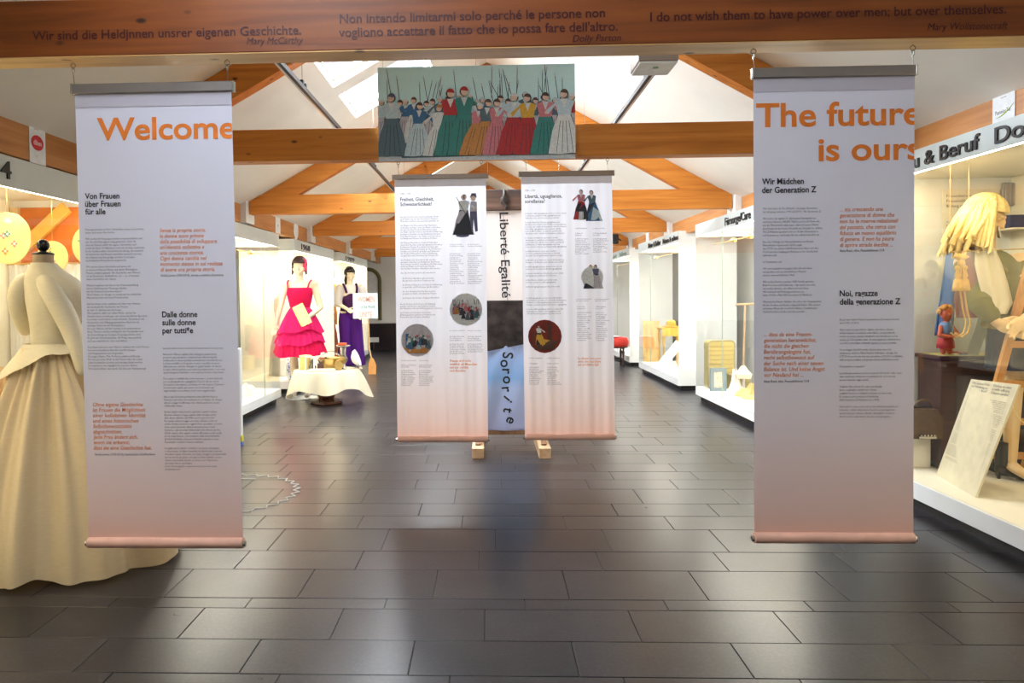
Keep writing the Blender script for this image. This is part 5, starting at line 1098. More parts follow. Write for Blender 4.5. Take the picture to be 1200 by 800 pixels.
rnd = random.Random(5); q = MB(); MR = Matrix.Rotation(.5, 3, 'X')
for k in range(60):
    th, ph = math.acos(rnd.uniform(-1, 1)), rnd.uniform(-1.6, 1.6); v = Vector((math.sin(th) * math.cos(ph) * .071, math.sin(th) * math.sin(ph) * .222, math.cos(th) * .202)); q.ell(Vector((-3.25, 11.75, .40)) + MR @ v, (.012, .012, .012), 5, 3)
obj('spots', q, plain((.05, .12, .55), .6), t, kind='stuff')
t = thing('silver_dress', 'pale grey dress on a form in the third left case', 'dress', (-3.55, 12.3, .204)); obj('gown', MB().lathe([(.26, 0), (.22, .5), (.12, .9), (.16, 1.15), (.15, 1.3), (.05, 1.42)], 30, (-3.55, 12.4, .21), fn=frillfn(.03, 9, 0)), cloth('silver', (.72, .70, .68), .2), t, smooth='all')

# ------------------------------------------------------------------ pot table
TX, TY, TZ = -2.45, 10.45, .50
TX = onY(382, 430, TY).x; 
t = thing('pedestal_table', 'low round table on a dark turned wooden foot, under the cloth', 'table', (TX, TY, 0))
M_dk = plain((.10, .03, .015), .25)
obj('foot', MB().lathe([(.0, 0), (.23, 0), (.24, .02), (.23, .045), (.15, .06), (.11, .075), (.13, .12), (.12, .16), (.07, .20), (0, .205)], 32, (TX, TY, 0), cap=False), M_dk, t, smooth=True)
obj('column', MB().lathe([(.05, .19), (.035, .25), (.06, .33), (.04, .42), (.07, .47)], 20, (TX, TY, 0)), M_dk, t, smooth=True)
obj('tabletop', MB().lathe([(.0, 0), (.43, 0), (.44, .012), (.43, .025), (0, .025)], 40, (TX, TY, .465), cap=False), M_dk, t, smooth=True)
def cfn(u, v):
    a = 2 * PI * u
    if v < .55: r = .445 * v / .55; return Vector((TX + r * math.cos(a), TY + r * math.sin(a), TZ - .004))
    f = (v - .55) / .45; drop = (.27 + .10 * (.5 + .5 * math.cos(2 * a - .5)) ** 1.5 + .05 * math.sin(4 * a + 1)) * f
    r = .452 + (f ** .7) * (.05 + .035 * math.sin(9 * a) + .03 * math.sin(5 * a + 1) + .13 * max(0, math.cos(a + .15)) ** 2 + .05 * max(0, -math.cos(a)))
    return Vector((TX + r * math.cos(a), TY + r * math.sin(a), TZ - drop - .006 * f))
o = obj('tablecloth', MB().grid(cfn, 120, 34), cloth('tablecloth_linen', (.82, .76, .58), .25), None, loc=(TX, TY, TZ), smooth='all', fixn=False); tag(o, 'cream cloth draped over the low round table, hanging lower at its corners', 'tablecloth')
TZ += .001
def tp(px, dy): v = onY(px, 420, TY + dy); return v.x, TY + dy
def onT(name, label, cat, px, dy): x, y = tp(px, dy); return thing(name, label, cat, (x, y, TZ)), x, y
t, x, y = onT('brass_pot', 'large brass cooking pot with two handles on the table', 'pot', 388, 0)
obj('pot', MB().lathe([(0, 0), (.13, 0), (.16, .04), (.165, .15), (.175, .16), (.165, .165), (.155, .15), (.15, .04), (0, .02)], 32, (x, y, TZ), cap=False), M_brass, t, smooth=True)
for d in (-1, 1): obj('handle', MB().tube([(x + d * .165, y - .03, TZ + .12), (x + d * .20, y - .03, TZ + .13), (x + d * .20, y + .03, TZ + .13), (x + d * .165, y + .03, TZ + .12)], .007, 6), M_brass, t, smooth=True)
obj('bail', MB().tube([(x - .17 + .34 * k / 10, y, TZ + .16 + .10 * math.sin(PI * k / 10)) for k in range(11)], .005, 6), M_steel, t, smooth=True)
t, x, y = onT('meat_grinder', 'steel meat grinder with a red tray, tallest thing on the table', 'grinder', 402, .02)
obj('body', MB().tube([(x, y, TZ), (x, y, TZ + .08), (x, y, TZ + .20)], [.05, .035, .05], 16), M_steel, t, smooth=True); obj('barrel', MB().tube([(x, y - .10, TZ + .13), (x, y + .08, TZ + .13)], .055, 18), M_steel, t, smooth=True); obj('hopper', MB().lathe([(.04, 0), (.05, .12), (.11, .14), (.11, .15), (0, .15)], 20, (x, y, TZ + .19), cap=False), M_steel, t, smooth=True); obj('outlet_ring', MB().lathe([(.058, 0), (.058, .02), (.03, .022)], 20, (0, 0, 0), M=Matrix.Translation((x, y - .10, TZ + .13)) @ Matrix.Rotation(PI / 2, 4, 'X')), M_brass, t)
obj('tray', MB().box((x - .07, y - .05, TZ + .342), (x + .05, y + .05, TZ + .375), .008), plain((.60, .08, .02), .5), t); obj('crank', MB().tube([(x, y + .08, TZ + .13), (x, y + .12, TZ + .13), (x - .14, y + .12, TZ + .21), (x - .14, y + .17, TZ + .21)], .01, 8), M_steel, t)
t, x, y = onT('yellow_canister', 'yellow round canister at the left edge of the table', 'canister', 358, -.02); obj('can', MB().lathe([(0, 0), (.085, 0), (.085, .18), (0, .18)], 24, (x, y, TZ), cap=False), plain((.75, .55, .18), .4), t, smooth=True); obj('lid', MB().lathe([(.09, 0), (.09, .02), (.02, .03), (0, .03)], 24, (x, y, TZ + .18), cap=False), plain((.80, .68, .36), .4), t, smooth=True)
t, x, y = onT('glass_bell', 'clear bell glass over a dark bust, left of the brass pot', 'bell glass', 366, -.12); obj('bust', MB().lathe([(0, 0), (.05, 0), (.055, .05), (.03, .09), (.035, .13), (0, .16)], 16, (x, y, TZ), cap=False), plain((.10, .09, .06), .5), t, smooth=True); obj('glass', MB().lathe([(.075, 0), (.075, .12), (.05, .175), (.0, .19)], 24, (x, y, TZ), cap=False), M_glass, t, smooth=True)
t, x, y = onT('coffee_mill', 'small dark coffee mill between bell glass and brass pot', 'coffee mill', 376, -.10); obj('box', MB().box((x - .045, y - .045, TZ), (x + .045, y + .045, TZ + .09), .005), plain((.09, .04, .03), .4), t); obj('bowl', MB().lathe([(.02, 0), (.045, .05), (0, .055)], 16, (x, y, TZ + .09), cap=False), M_steel, t, smooth=True); obj('crank', MB().tube([(x, y, TZ + .14), (x + .07, y, TZ + .16)], .005, 6), M_steel, t); obj('knob', MB().ell((x + .07, y, TZ + .17), (.014, .014, .014), 10, 7), M_black, t)
t, x, y = onT('brass_scale', 'small round brass scale in front of the grinder', 'scale', 397, -.16); obj('dial', MB().lathe([(0, 0), (.06, 0), (.065, .015), (.06, .03), (0, .03)], 22, (0, 0, 0), cap=False, M=Matrix.Translation((x, y - .0, TZ + .075)) @ Matrix.Rotation(PI / 2, 4, 'X')), M_brass, t, smooth=True); obj('stand', MB().box((x - .04, y - .02, TZ), (x + .04, y + .02, TZ + .03), .004), M_brass, t)
t, x, y = onT('white_bowl', 'white ribbed bowl standing on edge at the right of the table', 'bowl', 411, .05); obj('bowl', MB().lathe([(0, 0), (.05, .0), (.115, .05), (.13, .09), (.125, .092), (.10, .05), (0, .015)], 30, (0, 0, 0), cap=False, fn=lambda a, r, z: (r * (1 + .02 * math.sin(16 * a)), z), M=Matrix.Translation((x + .02, y, TZ + .125)) @ Matrix.Rotation(1.2, 4, 'Y')), plain((.86, .85, .82), .3), t, smooth='all')
t, x, y = onT('serving_tray', 'flat pink and cream tray at the front of the table', 'tray', 378, -.28); obj('tray', MB().box((x - .20, y - .07, TZ), (x + .16, y + .07, TZ + .012), .004), plain((.82, .70, .60), .4), t); obj('rim', MB().box((x - .205, y - .075, TZ + .004), (x + .165, y - .068, TZ + .026)).box((x - .205, y + .068, TZ + .004), (x + .165, y + .075, TZ + .026)), plain((.85, .76, .62), .4), t)
t, x, y = onT('picture_stand', 'small white frame standing before the bell glass', 'picture frame', 363, -.2); fr = MB()
for a_, b_, c_, d_ in ((-.07, -.055, 0, .2), (.055, .07, 0, .2), (-.055, .055, .185, .2)): fr.box((x + a_, y - .01, TZ + c_), (x + b_, y + .01, TZ + d_))
obj('frame', fr, plain((.88, .80, .66), .5), t)

# ------------------------------------------------------------------ cream dress on the headless stand, left foreground
DX, DY = -2.60, 4.2
t = thing('cream_dress', 'long cream silk two-piece dress on a headless stand, left foreground', 'dress', (DX, DY, 0))
def silk(name, c, trans=.12):
    m, tt = newmat(name, c, .45, 0, .35); tt.b.inputs['Sheen Weight'].default_value = .25
    tc = tt.n('ShaderNodeTexCoord'); mp = tt.n('ShaderNodeMapping'); mp.inputs['Scale'].default_value = (14, 14, 90); tt.l(tc.outputs['Object'], mp.inputs['Vector'])
    nz = tt.n('ShaderNodeTexNoise', Scale=1.6, Detail=4.0); tt.l(mp.outputs[0], nz.inputs['Vector'])
    c2 = tt.ramp(nz.outputs[0], [(.3, [v * .95 for v in c]), (.7, [min(1, v * 1.02) for v in c])]); tt.l(c2, tt.b.inputs['Base Color'])
    tl = tt.n('ShaderNodeBsdfTranslucent'); tt.l(c2, tl.inputs[0]); mx = tt.n('ShaderNodeMixShader', Fac=trans)
    bp = tt.n('ShaderNodeBump', Strength=.10, Distance=.003); tt.l(nz.outputs[0], bp.inputs['Height']); tt.l(bp.outputs[0], tt.b.inputs['Normal'])
    tt.l(tt.b.outputs[0], mx.inputs[1]); tt.l(tl.outputs[0], mx.inputs[2]); tt.l(mx.outputs[0], tt.out.inputs[0]); return m
M_silk = silk('raw_silk', (.84, .68, .42)); M_silkb = silk('raw_silk_bodice', (.78, .70, .50), .05)
# skirt: gathered at the waist, wider and longer to the right and back (train)
def skf(a, f):
    """radius at angle a, f=0 waist .. 1 hem"""
    ex = .52 + .20 * max(0, math.cos(a - .25)) ** 1.5 + .03 * math.sin(a) - .12 * max(0, -math.cos(a)) ** 1.5
    base = .125 + (ex - .125) * (1 - (1 - f) ** 1.9) * (.80 + .20 * f)
    g = (1 - math.exp(-f * 9))
    fold = g * (.030 * math.sin(9 * a + .8 + .6 * f) + .020 * math.sin(15 * a + 2 + f) + .010 * math.sin(27 * a)) * (1 - .25 * f) * (.55 + .6 * base)
    gather = .012 * math.sin(38 * a) * math.exp(-f * 6)
    return base + fold * 1.7 + gather
WZ = 1.27
def skirt_pt(u, v):
    a = 2 * PI * u; r = skf(a, v); hem = .03 + .012 * math.sin(9 * a) + .01 * math.sin(4 * a)
    return Vector((DX - .015 + r * math.cos(a), DY + r * math.sin(a), WZ + (hem - WZ) * v))
obj('skirt', MB().grid(skirt_pt, 260, 60), M_silk, t, smooth='all', fixn=False)
# bodice with standing collar line
def loft(rings, n=36):
    """rings (cx, cy, z, rx, ry)"""
    q = MB(); vs = []
    for cx, cy, z, rx, ry in rings:
        for k in range(n): a = 2 * PI * k / n; vs.append((cx + rx * math.cos(a), cy + ry * math.sin(a), z))
    fs = [(i * n + k, i * n + (k + 1) % n, (i + 1) * n + (k + 1) % n, (i + 1) * n + k) for i in range(len(rings) - 1) for k in range(n)]
    q.add(vs, fs); return q
bz = [(.02, 1.255, .130, .105), (.02, 1.30, .124, .10), (.028, 1.36, .130, .105), (.045, 1.45, .158, .120), (.055, 1.54, .182, .125), (.045, 1.60, .185, .115), (.018, 1.655, .168, .10), (-.006, 1.70, .128, .085), (-.022, 1.738, .082, .070), (-.028, 1.765, .064, .062)]
q = loft([(DX + dx, DY, z, rx, ry) for dx, z, rx, ry in bz]); 
for v in q.v: v.x += .004 * math.sin(v.z * 60 + v.y * 20); v.y += .004 * math.sin(v.z * 45 + v.x * 35)
obj('bodice', q, M_silkb, t, smooth='all', fixn=False, sub=1)
# peplum: longer at the left front
def pep(u, v):
    a = 2 * PI * u; long_ = .03 + .13 * max(0, math.cos(a - math.radians(215))) ** 1.5 + .02 * max(0, math.cos(a))
    r = .132 + v * (.05 + .62 * long_) ; return Vector((DX + r * math.cos(a) * 1.02, DY + r * math.sin(a) * .9, 1.29 - v * long_ * 1.25 + .004 * math.sin(9 * a) * v))
obj('peplum', MB().grid(pep, 80, 8), M_silkb, t, smooth='all', fixn=False)
# sleeves
def sleeve(pts, rad):
    q = MB().tube(pts, rad, 22, cap=True)
    for v in q.v: v.x += .004 * math.sin(v.z * 70 + v.y * 30); v.y += .004 * math.sin(v.z * 55)
    return q
A = lambda px, py, dy: onY(px, py, DY + dy)
q = sleeve([A(40, 324, 0), A(30, 330, -.01), A(22, 341, -.03), A(21, 356, -.03), A(25, 374, .02), A(32, 394, .07)], [.045, .060, .062, .058, .048, .036]); obj('sleeve', q, M_silkb, t, smooth='all', sub=1)
q = sleeve([A(50, 322, -.02), A(56, 332, -.06), A(64, 345, -.09), A(74, 364, -.11), A(83, 384, -.12), A(90, 405, -.15), A(97, 428, -.17), A(100, 440, -.17)], [.045, .062, .064, .058, .055, .051, .045, .042]); obj('sleeve', q, M_silkb, t, smooth='all', sub=1)
obj('neck_stump', MB().lathe([(.058, 1.74), (.055, 1.79), (.056, 1.812), (0, 1.815)], 28, (DX - .028, DY, 0), cap=False), plain((.50, .38, .24), .7), t, smooth=True, label='beige cloth neck')
obj('neck_cap', MB().lathe([(0, 0), (.058, 0), (.06, .006), (.05, .012), (.018, .018), (.014, .03), (0, .03)], 28, (DX - .028, DY, 1.813), cap=False), M_black, t, smooth=True)
obj('knob', MB().ell((DX - .028, DY, 1.868), (.036, .036, .036), 22, 14), plain((.01, .01, .012), .12), t, smooth='all', label='glossy black ball')
obj('stand_pole', MB().tube([(DX, DY, .02), (DX, DY, 1.25)], .02, 10), M_black, t); obj('stand_base', MB().lathe([(0, 0), (.22, 0), (.2, .02), (0, .03)], 24, (DX, DY, 0), cap=False), M_black, t)

# ------------------------------------------------------------------ contents of the nearest right case
CZ = .204
def slab(corners, th, n): return MB().prism(corners, Vector(n).normalized() * th)
# dark chest
ch0 = onY(1103, 417, 5.56); CT = ch0.z
t = thing('dark_chest', 'big dark brown wooden chest standing at the back of the nearest right case', 'chest', (3.8, 5.6, CZ))
M_chest = wood('dark_chest_wood', (.030, .012, .012), (.055, .020, .018), (.085, .034, .028), 'X', .35, False)
obj('body', MB().box((ch0.x, 5.56, CZ), (4.12, 5.86, CT - .03), .006), M_chest, t); obj('lid', MB().box((ch0.x - .02, 5.54, CT - .03), (4.125, 5.87, CT), .006), M_chest, t)
obj('front_panel', MB().box((ch0.x + .10, 5.548, CZ + .12), (4.0, 5.56, CT - .14), .006), plain((.03, .016, .018), .4), t); obj('lid_cloth', MB().box((ch0.x + .01, 5.55, CT), (4.10, 5.86, CT + .003)), plain((.55, .48, .18), .8), t, label='yellow green cloth on the lid')
# text sheet on the end panel
a, b = onY(1105, 222, 5.88), onY(1171, 322, 5.88)
t = thing('wall_text_sheet', 'tall white text sheet hanging behind the blond hair', 'text sheet', ((a.x + b.x) / 2, 5.88, b.z)); obj('sheet', MB().box((a.x, 5.885, b.z), (b.x, 5.892, a.z)), plain((.80, .78, .68), .6), t)
q = MB(); text_into(q, 'Frauenberufe,', (a.x + .03, 5.883, a.z - .06), X_, Z_, .03, .20); text_into(q, 'Frauenalltag', (a.x + .03, 5.883, a.z - .10), X_, Z_, .03, .18); text_into(q, 'Bildung im Wandel', (a.x + .03, 5.883, a.z - .14), X_, Z_, .03, .25)
for k in range(16): text_into(q, lorem(DEW, 1, 34)[0], (a.x + .03, 5.883, a.z - .26 - .026 * k), X_, Z_, .014, .22)
obj('print', q, M_inkgrey, t, kind='stuff')
# garments hanging on the end
def hanging(name, label, cat, pts, Y, mat, waves=14, amp=.02):
    """garment hanging between left/right outline: pts = (left px, right px, py) rows"""
    rows_ = [(onY(l, y, Y), onY(r, y, Y)) for l, r, y in pts]; n = len(rows_) - 1
    def fn(u, v):
        f = v * n; i = min(int(f), n - 1); g = f - i; L_ = rows_[i][0].lerp(rows_[i + 1][0], g); R_ = rows_[i][1].lerp(rows_[i + 1][1], g)
        p = L_.lerp(R_, u); p.y += amp * math.sin(u * waves) * (.3 + v) - .05 * math.sin(PI * u); return p
    t = thing(name, label, cat, tuple(rows_[-1][0].lerp(rows_[-1][1], .5)))
    o = obj('cloth', MB().grid(fn, 40, 16), mat, t, smooth='all', fixn=False); o.modifiers.new('sol', 'SOLIDIFY').thickness = .012
    top = rows_[0][0].lerp(rows_[0][1], .5); obj('hanger_cord', MB().tube([top + Vector((0, 0, -.01)), Vector((top.x, top.y, 2.44))], .002, 5), M_brass, t)
    return t
hanging('blue_coat', 'long sky blue cloth hanging beside the gold tassels', 'coat', [(1110, 1119, 293), (1104, 1119, 330), (1098, 1118, 365), (1095, 1117, 393)], 5.74, cloth('blue_wool', (.11, .21, .42), .05), 9)
hanging('mauve_coat', 'brown mauve coat hanging between tassels and white collar', 'coat', [(1124, 1146, 290), (1120, 1154, 320), (1118, 1155, 350), (1120, 1151, 372)], 5.17, cloth('mauve_wool', (.26, .09, .07), .05), 12)
# gold rail and tassels
ra, rb = onY(1113, 295, 5.05), onY(1176, 291, 5.05)
t = thing('gold_rail', 'thin gold rod across the case carrying the tassel cords', 'rod', tuple(ra)); obj('rod', MB().tube([ra, (4.1, 5.05, rb.z + .01)], .004, 6), M_brass, t); obj('wire', MB().tube([ra, (ra.x, 5.05, 2.44)], .0015, 5), M_brass, t)
M_gold = plain((.62, .36, .06), .5, 0, .12, 50)
t = thing('gold_tassels', 'pair of gold curtain tassels with a long looped cord', 'tassel', tuple(onY(1126, 396, 5.04)))
for px in (1122, 1131):
    q = MB(); c = onY(px, 328, 5.04); q.lathe([(.0, .10), (.012, .095), (.016, .08), (.008, .07), (.012, .05), (.018, .03), (.010, .015), (.022, 0), (.030, -.05), (.034, -.075), (0, -.075)], 16, tuple(c), cap=False)
    obj('tassel', q, M_gold, t, smooth='all'); obj('cord', MB().tube([c + Z_ * .09, onY((px + 1127) / 2, 296, 5.04)], .005, 6), M_gold, t)
obj('knot', MB().ell(tuple(onY(1126, 301, 5.03)), (.05, .02, .022), 14, 8).ell(tuple(onY(1126, 308, 5.03)), (.022, .018, .03), 12, 8), M_gold, t, smooth='all')
for d in (0, 5): obj('long_cord', MB().tube([onY(*p_, 5.03) for p_ in ((1126 + d * .5, 310), (1125 + d, 340), (1128 + d, 362), (1132 + d, 378), (1129 + d, 390), (1121 + d, 395), (1114 + d, 390))], .0055, 8), M_gold, t, smooth=True)
# doll
dd = onY(1110, 412, 5.62)
t = thing('small_doll', 'small doll with orange curls, blue top and red arms standing on the dark chest', 'doll', (dd.x, 5.64, CT + .003)); dz = CT + .003; dx = dd.x
q = MB(); q.cap((dx, 5.64, dz + .08), (dx, 5.64, dz + .22), .045, .04); q.ell((dx, 5.63, dz + .31), (.042, .04, .05), 14, 10); q.cap((dx, 5.64, dz + .22), (dx, 5.63, dz + .28), .018, .018)
for s_1 in (-1, 1): q.cap((dx + s_1 * .04, 5.63, dz + .21), (dx + s_1 * .07, 5.60, dz + .15), .018, .016); q.cap((dx + s_1 * .07, 5.60, dz + .15), (dx + s_1 * .01, 5.57, dz + .14), .016, .014); q.cap((dx + s_1 * .022, 5.64, dz + .08), (dx + s_1 * .024, 5.63, dz + .02), .022, .018)
q.ell((dx, 5.588, dz + .305), (.008, .01, .009), 8, 6)
remeshed('body', q, plain((.62, .13, .05), .6), t, .005, 2)
obj('blue_top', MB().lathe([(.05, 0), (.052, .05), (.045, .10), (.03, .125)], 18, (dx, 5.64, dz + .125)), plain((.16, .28, .48), .7), t, smooth='all'); obj('skirt', MB().lathe([(.062, 0), (.058, .04), (.048, .09)], 18, (dx, 5.64, dz + .05)), plain((.50, .04, .03), .7), t, smooth='all')
q = MB(); rnd = random.Random(2)
for k in range(40): a_ = rnd.uniform(0, 2 * PI); e_ = rnd.uniform(-.2, 1.5); v = Vector((math.cos(a_) * math.cos(e_), abs(math.sin(a_)) * math.cos(e_) * (1 if e_ < .7 else (1 if rnd.random() < .5 else -1)), math.sin(e_))); q.ell(Vector((dx, 5.632, dz + .318)) + v * .050, (.018, .018, .018), 7, 5)
obj('curls', q, plain((.60, .27, .06), .7), t, smooth='all')
# things lying on the chest
t = thing('text_strip', 'narrow grey green text slat leaning behind the cord end', 'slat', (3.6, 5.42, CT)); a, b = onY(1153, 374, 5.63), onY(1139, 419, 5.58); b.z = CT + .003; obj('slat', MB().beam(b + Vector((.0, 0, 0)), a, .09, .006, up=(0, -1, 0)), plain((.42, .44, .30), .6), t)
t = thing('olive_vase', 'tall olive green vase standing on the dark chest', 'vase', (onY(1163, 416, 5.5).x, 5.55, CT + .003)); vx = onY(1163, 416, 5.70).x; obj('vase', MB().lathe([(.0, 0), (.045, 0), (.04, .03), (.05, .12), (.06, .22), (.045, .30), (.055, .33), (.045, .325), (.03, .30), (0, .28)], 24, (vx, 5.70, CT + .003), cap=False), plain((.22, .22, .05), .35), t, smooth=True)
t = thing('colored_pencils', 'scatter of coloured wooden pieces lying on the chest lid', 'toys', (dx + .14, 5.64, CT + .003)); rnd = random.Random(9)
for k in range(7):
    x = dx + .08 + rnd.uniform(0, .14); y = 5.60 + .03 * k; a_ = rnd.uniform(-.6, .6); obj('piece', MB().beam((x, y, CT + .010), (x + .07 * math.cos(a_), y + .02 * math.sin(a_), CT + .010), .012, .012), plain(rnd.choice([(.6, .08, .04), (.6, .4, .08), (.1, .2, .3), (.5, .2, .1)]), .6), t)
# leaning text board
BL, BR = onZ(1097, 556, CZ), onZ(1143, 583, CZ); TL_, TR_ = onX(1138, 444, BL.x + .14), onX(1194, 450.5, BR.x + .20)
nrm = (BR - BL).cross(TL_ - BL).normalized(); 
if nrm.x > 0: nrm = -nrm
t = thing('leaning_text_board', 'large cream text board leaning on the floor of the nearest right case', 'text board', tuple((BL + BR) / 2)); obj('board', slab([BL, BR, TR_, TL_], .012, -nrm), plain((.74, .66, .46), .6), t)
def on_board(u, v): return BL.lerp(BR, u).lerp(TL_.lerp(TR_, u), v) + nrm * .003
def board_text(txt, u, v, w_, size, mat, name='print'):
    q = MB(); P = on_board(u, v); U = (on_board(u + w_, v) - P); wd = U.length; U.normalize(); V = (on_board(u, v + .1) - P).normalized(); text_into(q, txt, P, U, V, size, wd); return q
q = MB()
def addq(x): q.add(x.v, x.f)
for k, (l1, l2) in enumerate((('Wo fuhren Frau', 'Donna in casa'), ('und Wandlung, so-', 'e nelle officine,'), ('für Jahre in Beruf?', 'il lavoro cambia?'))):
    addq(board_text(l1, .07, .955 - .032 * k, .38, .026, None)); addq(board_text(l2, .54, .955 - .032 * k, .36, .026, None))
obj('heading', q, M_inkgrey, t, kind='stuff'); q = MB()
for k in range(42):
    if k % 8 == 7: continue
    addq(board_text(lorem(DEW, 1, 42)[0], .07, .83 - .0155 * k, .38, .010, None))
    if k < 42: addq(board_text(lorem(ITW, 1, 42)[0], .54, .83 - .0155 * k, .38, .010, None))
obj('body_text', q, plain((.14, .11, .07), .7), t, kind='stuff')
# box, bag, tins, open book, shoe
bx0 = onY(1068, 536, 5.42)
t = thing('cream_box', 'low cream display box behind the open book card', 'box', (3.30, 5.6, CZ)); obj('box', MB().box((3.08, 5.63, CZ), (3.60 if False else ch0.x - .03, 5.84, CZ + .24), .004), M_int, t)
BZ = CZ + .24
t = thing('doctors_bag', 'dark brown leather bag with a brass sheen standing on the cream box', 'bag', (3.24, 5.62, BZ)); bxm = 3.235
M_lea = plain((.10, .055, .022), .35, 0, .2, 20, .2)
q = MB().prism([(bxm - .15, 5.53, BZ), (bxm + .15, 5.53, BZ), (bxm + .155, 5.53, BZ + .14), (bxm + .12, 5.53, BZ + .22), (bxm - .12, 5.53, BZ + .22), (bxm - .155, 5.53, BZ + .14)], (0, .18, 0)); obj('body', q, M_lea, t)
obj('clasp_bar', MB().box((bxm - .125, 5.60, BZ + .22), (bxm + .125, 5.635, BZ + .238), .004), M_black, t); obj('handle', MB().tube([(bxm + .06 + .055 * math.cos(PI * k / 8), 5.617, BZ + .236 + .045 * math.sin(PI * k / 8)) for k in range(9)], .009, 8), M_lea, t, smooth=True)
tx = onY(1092, 497, 5.48).x
t = thing('silver_tin', 'open silver tin with bars lying on the cream box', 'tin', (tx, 5.48, BZ)); obj('tray', MB().box((tx - .07, 5.635, BZ), (tx + .06, 5.52, BZ + .02), .003), M_steel, t)
for k in range(5): obj('bar', MB().box((tx - .06 + k * .024, 5.638, BZ + .02), (tx - .045 + k * .024, 5.515, BZ + .034), .002), M_steel, t)
a, b, c, d = onZ(1068, 536, CZ), onZ(1089, 540, CZ), onY(1099, 506, 5.40), onY(1077, 502, 5.42); a.z = b.z = CZ
t = thing('open_book_card', 'cream open booklet leaning against the cream box', 'booklet', tuple((a + b) / 2))
b1, b2 = onZ(1070, 536, CZ), onZ(1088, 541, CZ); U = (b2 - b1); dpt = Vector((.02, .14, .22)); obj('cover', slab([b1, b2, b2 + dpt, b1 + dpt], .006, (0, 1, 0)), plain((.40, .28, .14), .6), t); obj('page', slab([b1 + Vector((.008, -.004, .008)), b2 + Vector((-.008, -.004, .008)), b2 + dpt + Vector((-.008, -.004, -.006)), b1 + dpt + Vector((.008, -.004, -.006))], .003, (0, -1, 0)), plain((.84, .76, .52), .6), t)
def shoe_at(name, label, p, ang, L, mat, heel=0.0, z=CZ, shaft=0):
    F = Vector((math.cos(ang), math.sin(ang), 0)); S = F.cross(Z_); q = MB(); c = Vector((p.x, p.y, z))
    n = 14; vs = []
    for i in range(n + 1):
        u = i / n; w_ = .038 * (math.sin(PI * min(1, .12 + u * .86)) ** .5) * (1 - .25 * abs(u - .65)); zz = heel * max(0, 1 - u * 1.7); hh = .075 * (1 - u) ** .8 + .03
        for k in range(10): a_ = 2 * PI * k / 10; vs.append(c + F * (L * (u - .3)) + S * w_ * math.cos(a_) + Z_ * (zz + hh / 2 + hh / 2 * math.sin(a_)))
    fs = [(i * 10 + k, i * 10 + (k + 1) % 10, (i + 1) * 10 + (k + 1) % 10, (i + 1) * 10 + k) for i in range(n) for k in range(10)] + [tuple(range(10)), tuple(n * 10 + k for k in range(10))]
    q.add(vs, fs)
    if heel: q.tube([c - F * L * .24 + Z_ * heel, c - F * L * .22], [.02, .010], 8)
    if shaft: q.tube([c - F * L * .16 + Z_ * (heel + .05), c - F * L * .14 + Z_ * (heel + shaft)], [.045, .05], 12)
    return q
t = thing('grey_shoe', 'dark grey patterned slipper lying left of the leaning text board', 'shoe', tuple(onZ(1093, 545, CZ))); obj('upper', shoe_at('', '', onZ(1094, 544, CZ), -1.9, .24, None), plain((.07, .075, .07), .4, 0, .4, 40), t, smooth=True)

# ---- blond mannequin
MY_ = 5.28; mx = onY(1201, 400, MY_).x; s = 1.24
t = thing('blond_mannequin', 'mannequin with long blond hair, white lace collar and olive blouse, leaning on the wooden ladder', 'mannequin', (mx, MY_, CZ))
fb_ = Vector((.15, -1, 0)).normalized()
hp = onY(1155, 255, 5.2)
J, P = pose(mx, MY_, CZ + .02, s, fb_, look=Vector((.75, -.75, -.45)))
J['head'] = hp; J['neck'] = Vector((hp.x + .05, 5.27, hp.z - .22)); J['chest'] = Vector((hp.x + .10, 5.29, hp.z - .44))
J['shoR'] = J['chest'] + Vector((-.18, .0, .13)); J['shoL'] = J['chest'] + Vector((.20, .0, .13))
lad = onY(1190, 386, 4.96)
J['elbR'] = onY(1150, 357, 5.08); J['wriR'] = onY(1168, 378, 5.02); J['handR'] = (lad - J['wriR']).normalized(); J['palmR'] = Vector((.2, .9, .1)); J['thumbR'] = -1
J['elbL'] = J['shoL'] + Vector((.08, -.10, -.33)); J['wriL'] = onY(1200, 374, 4.93); J['handL'] = Vector((-.6, -.1, -.45)); J['palmL'] = Vector((0, -1, 0))
# (figure's own right is screen left)
J['toeR'] = Vector((J['ankR'].x - .12, J['ankR'].y - .10, CZ + .05))
remeshed('body', human(J, s, fb_), M_skin3, t, .0055, 3)
M_olive = cloth('olive_blouse', (.16, .145, .03), .05)
q = MB(); q.ell(J['chest'], (.20, .15, .23), 20, 12); q.tube([J['shoR'], J['elbR']], [.075, .085], 14); q.cap(J['elbR'], J['elbR'] + (J['wriR'] - J['elbR']) * .55, .078, .062); q.tube([J['shoL'], J['elbL'], J['wriL'] + (J['elbL'] - J['wriL']) * .25], [.075, .08, .055], 14); q.tube([J['chest'] - Z_ * .1, J['pelvis'] + Z_ * .1], [.19, .165], 20)
remeshed('blouse', q, M_olive, t, .010, 3)
rnd = random.Random(11); q = MB()
for k in range(26): c = J['chest'] + Vector((rnd.uniform(-.16, .14), -.150 + rnd.uniform(-.02, .02), rnd.uniform(-.34, .10))); q.ell(c, (rnd.uniform(.03, .05), .025, rnd.uniform(.02, .035)), 10, 6)
obj('ruffles', q, cloth('olive_ruffle', (.26, .22, .05), .05), t, smooth='all')
q = MB().lathe([(.17, 0), (.165, .10), (.20, .0)], 4) if False else MB()
q.lathe([(.155, .30), (.18, .20), (.205, .05), (.22, -.15), (.23, -.33)], 60, (J['pelvis'].x, J['pelvis'].y, J['pelvis'].z - .08), fn=lambda a, r, z: (r * (1 + .04 * math.sin(12 * a) * (z < .2)), z), cap=False)
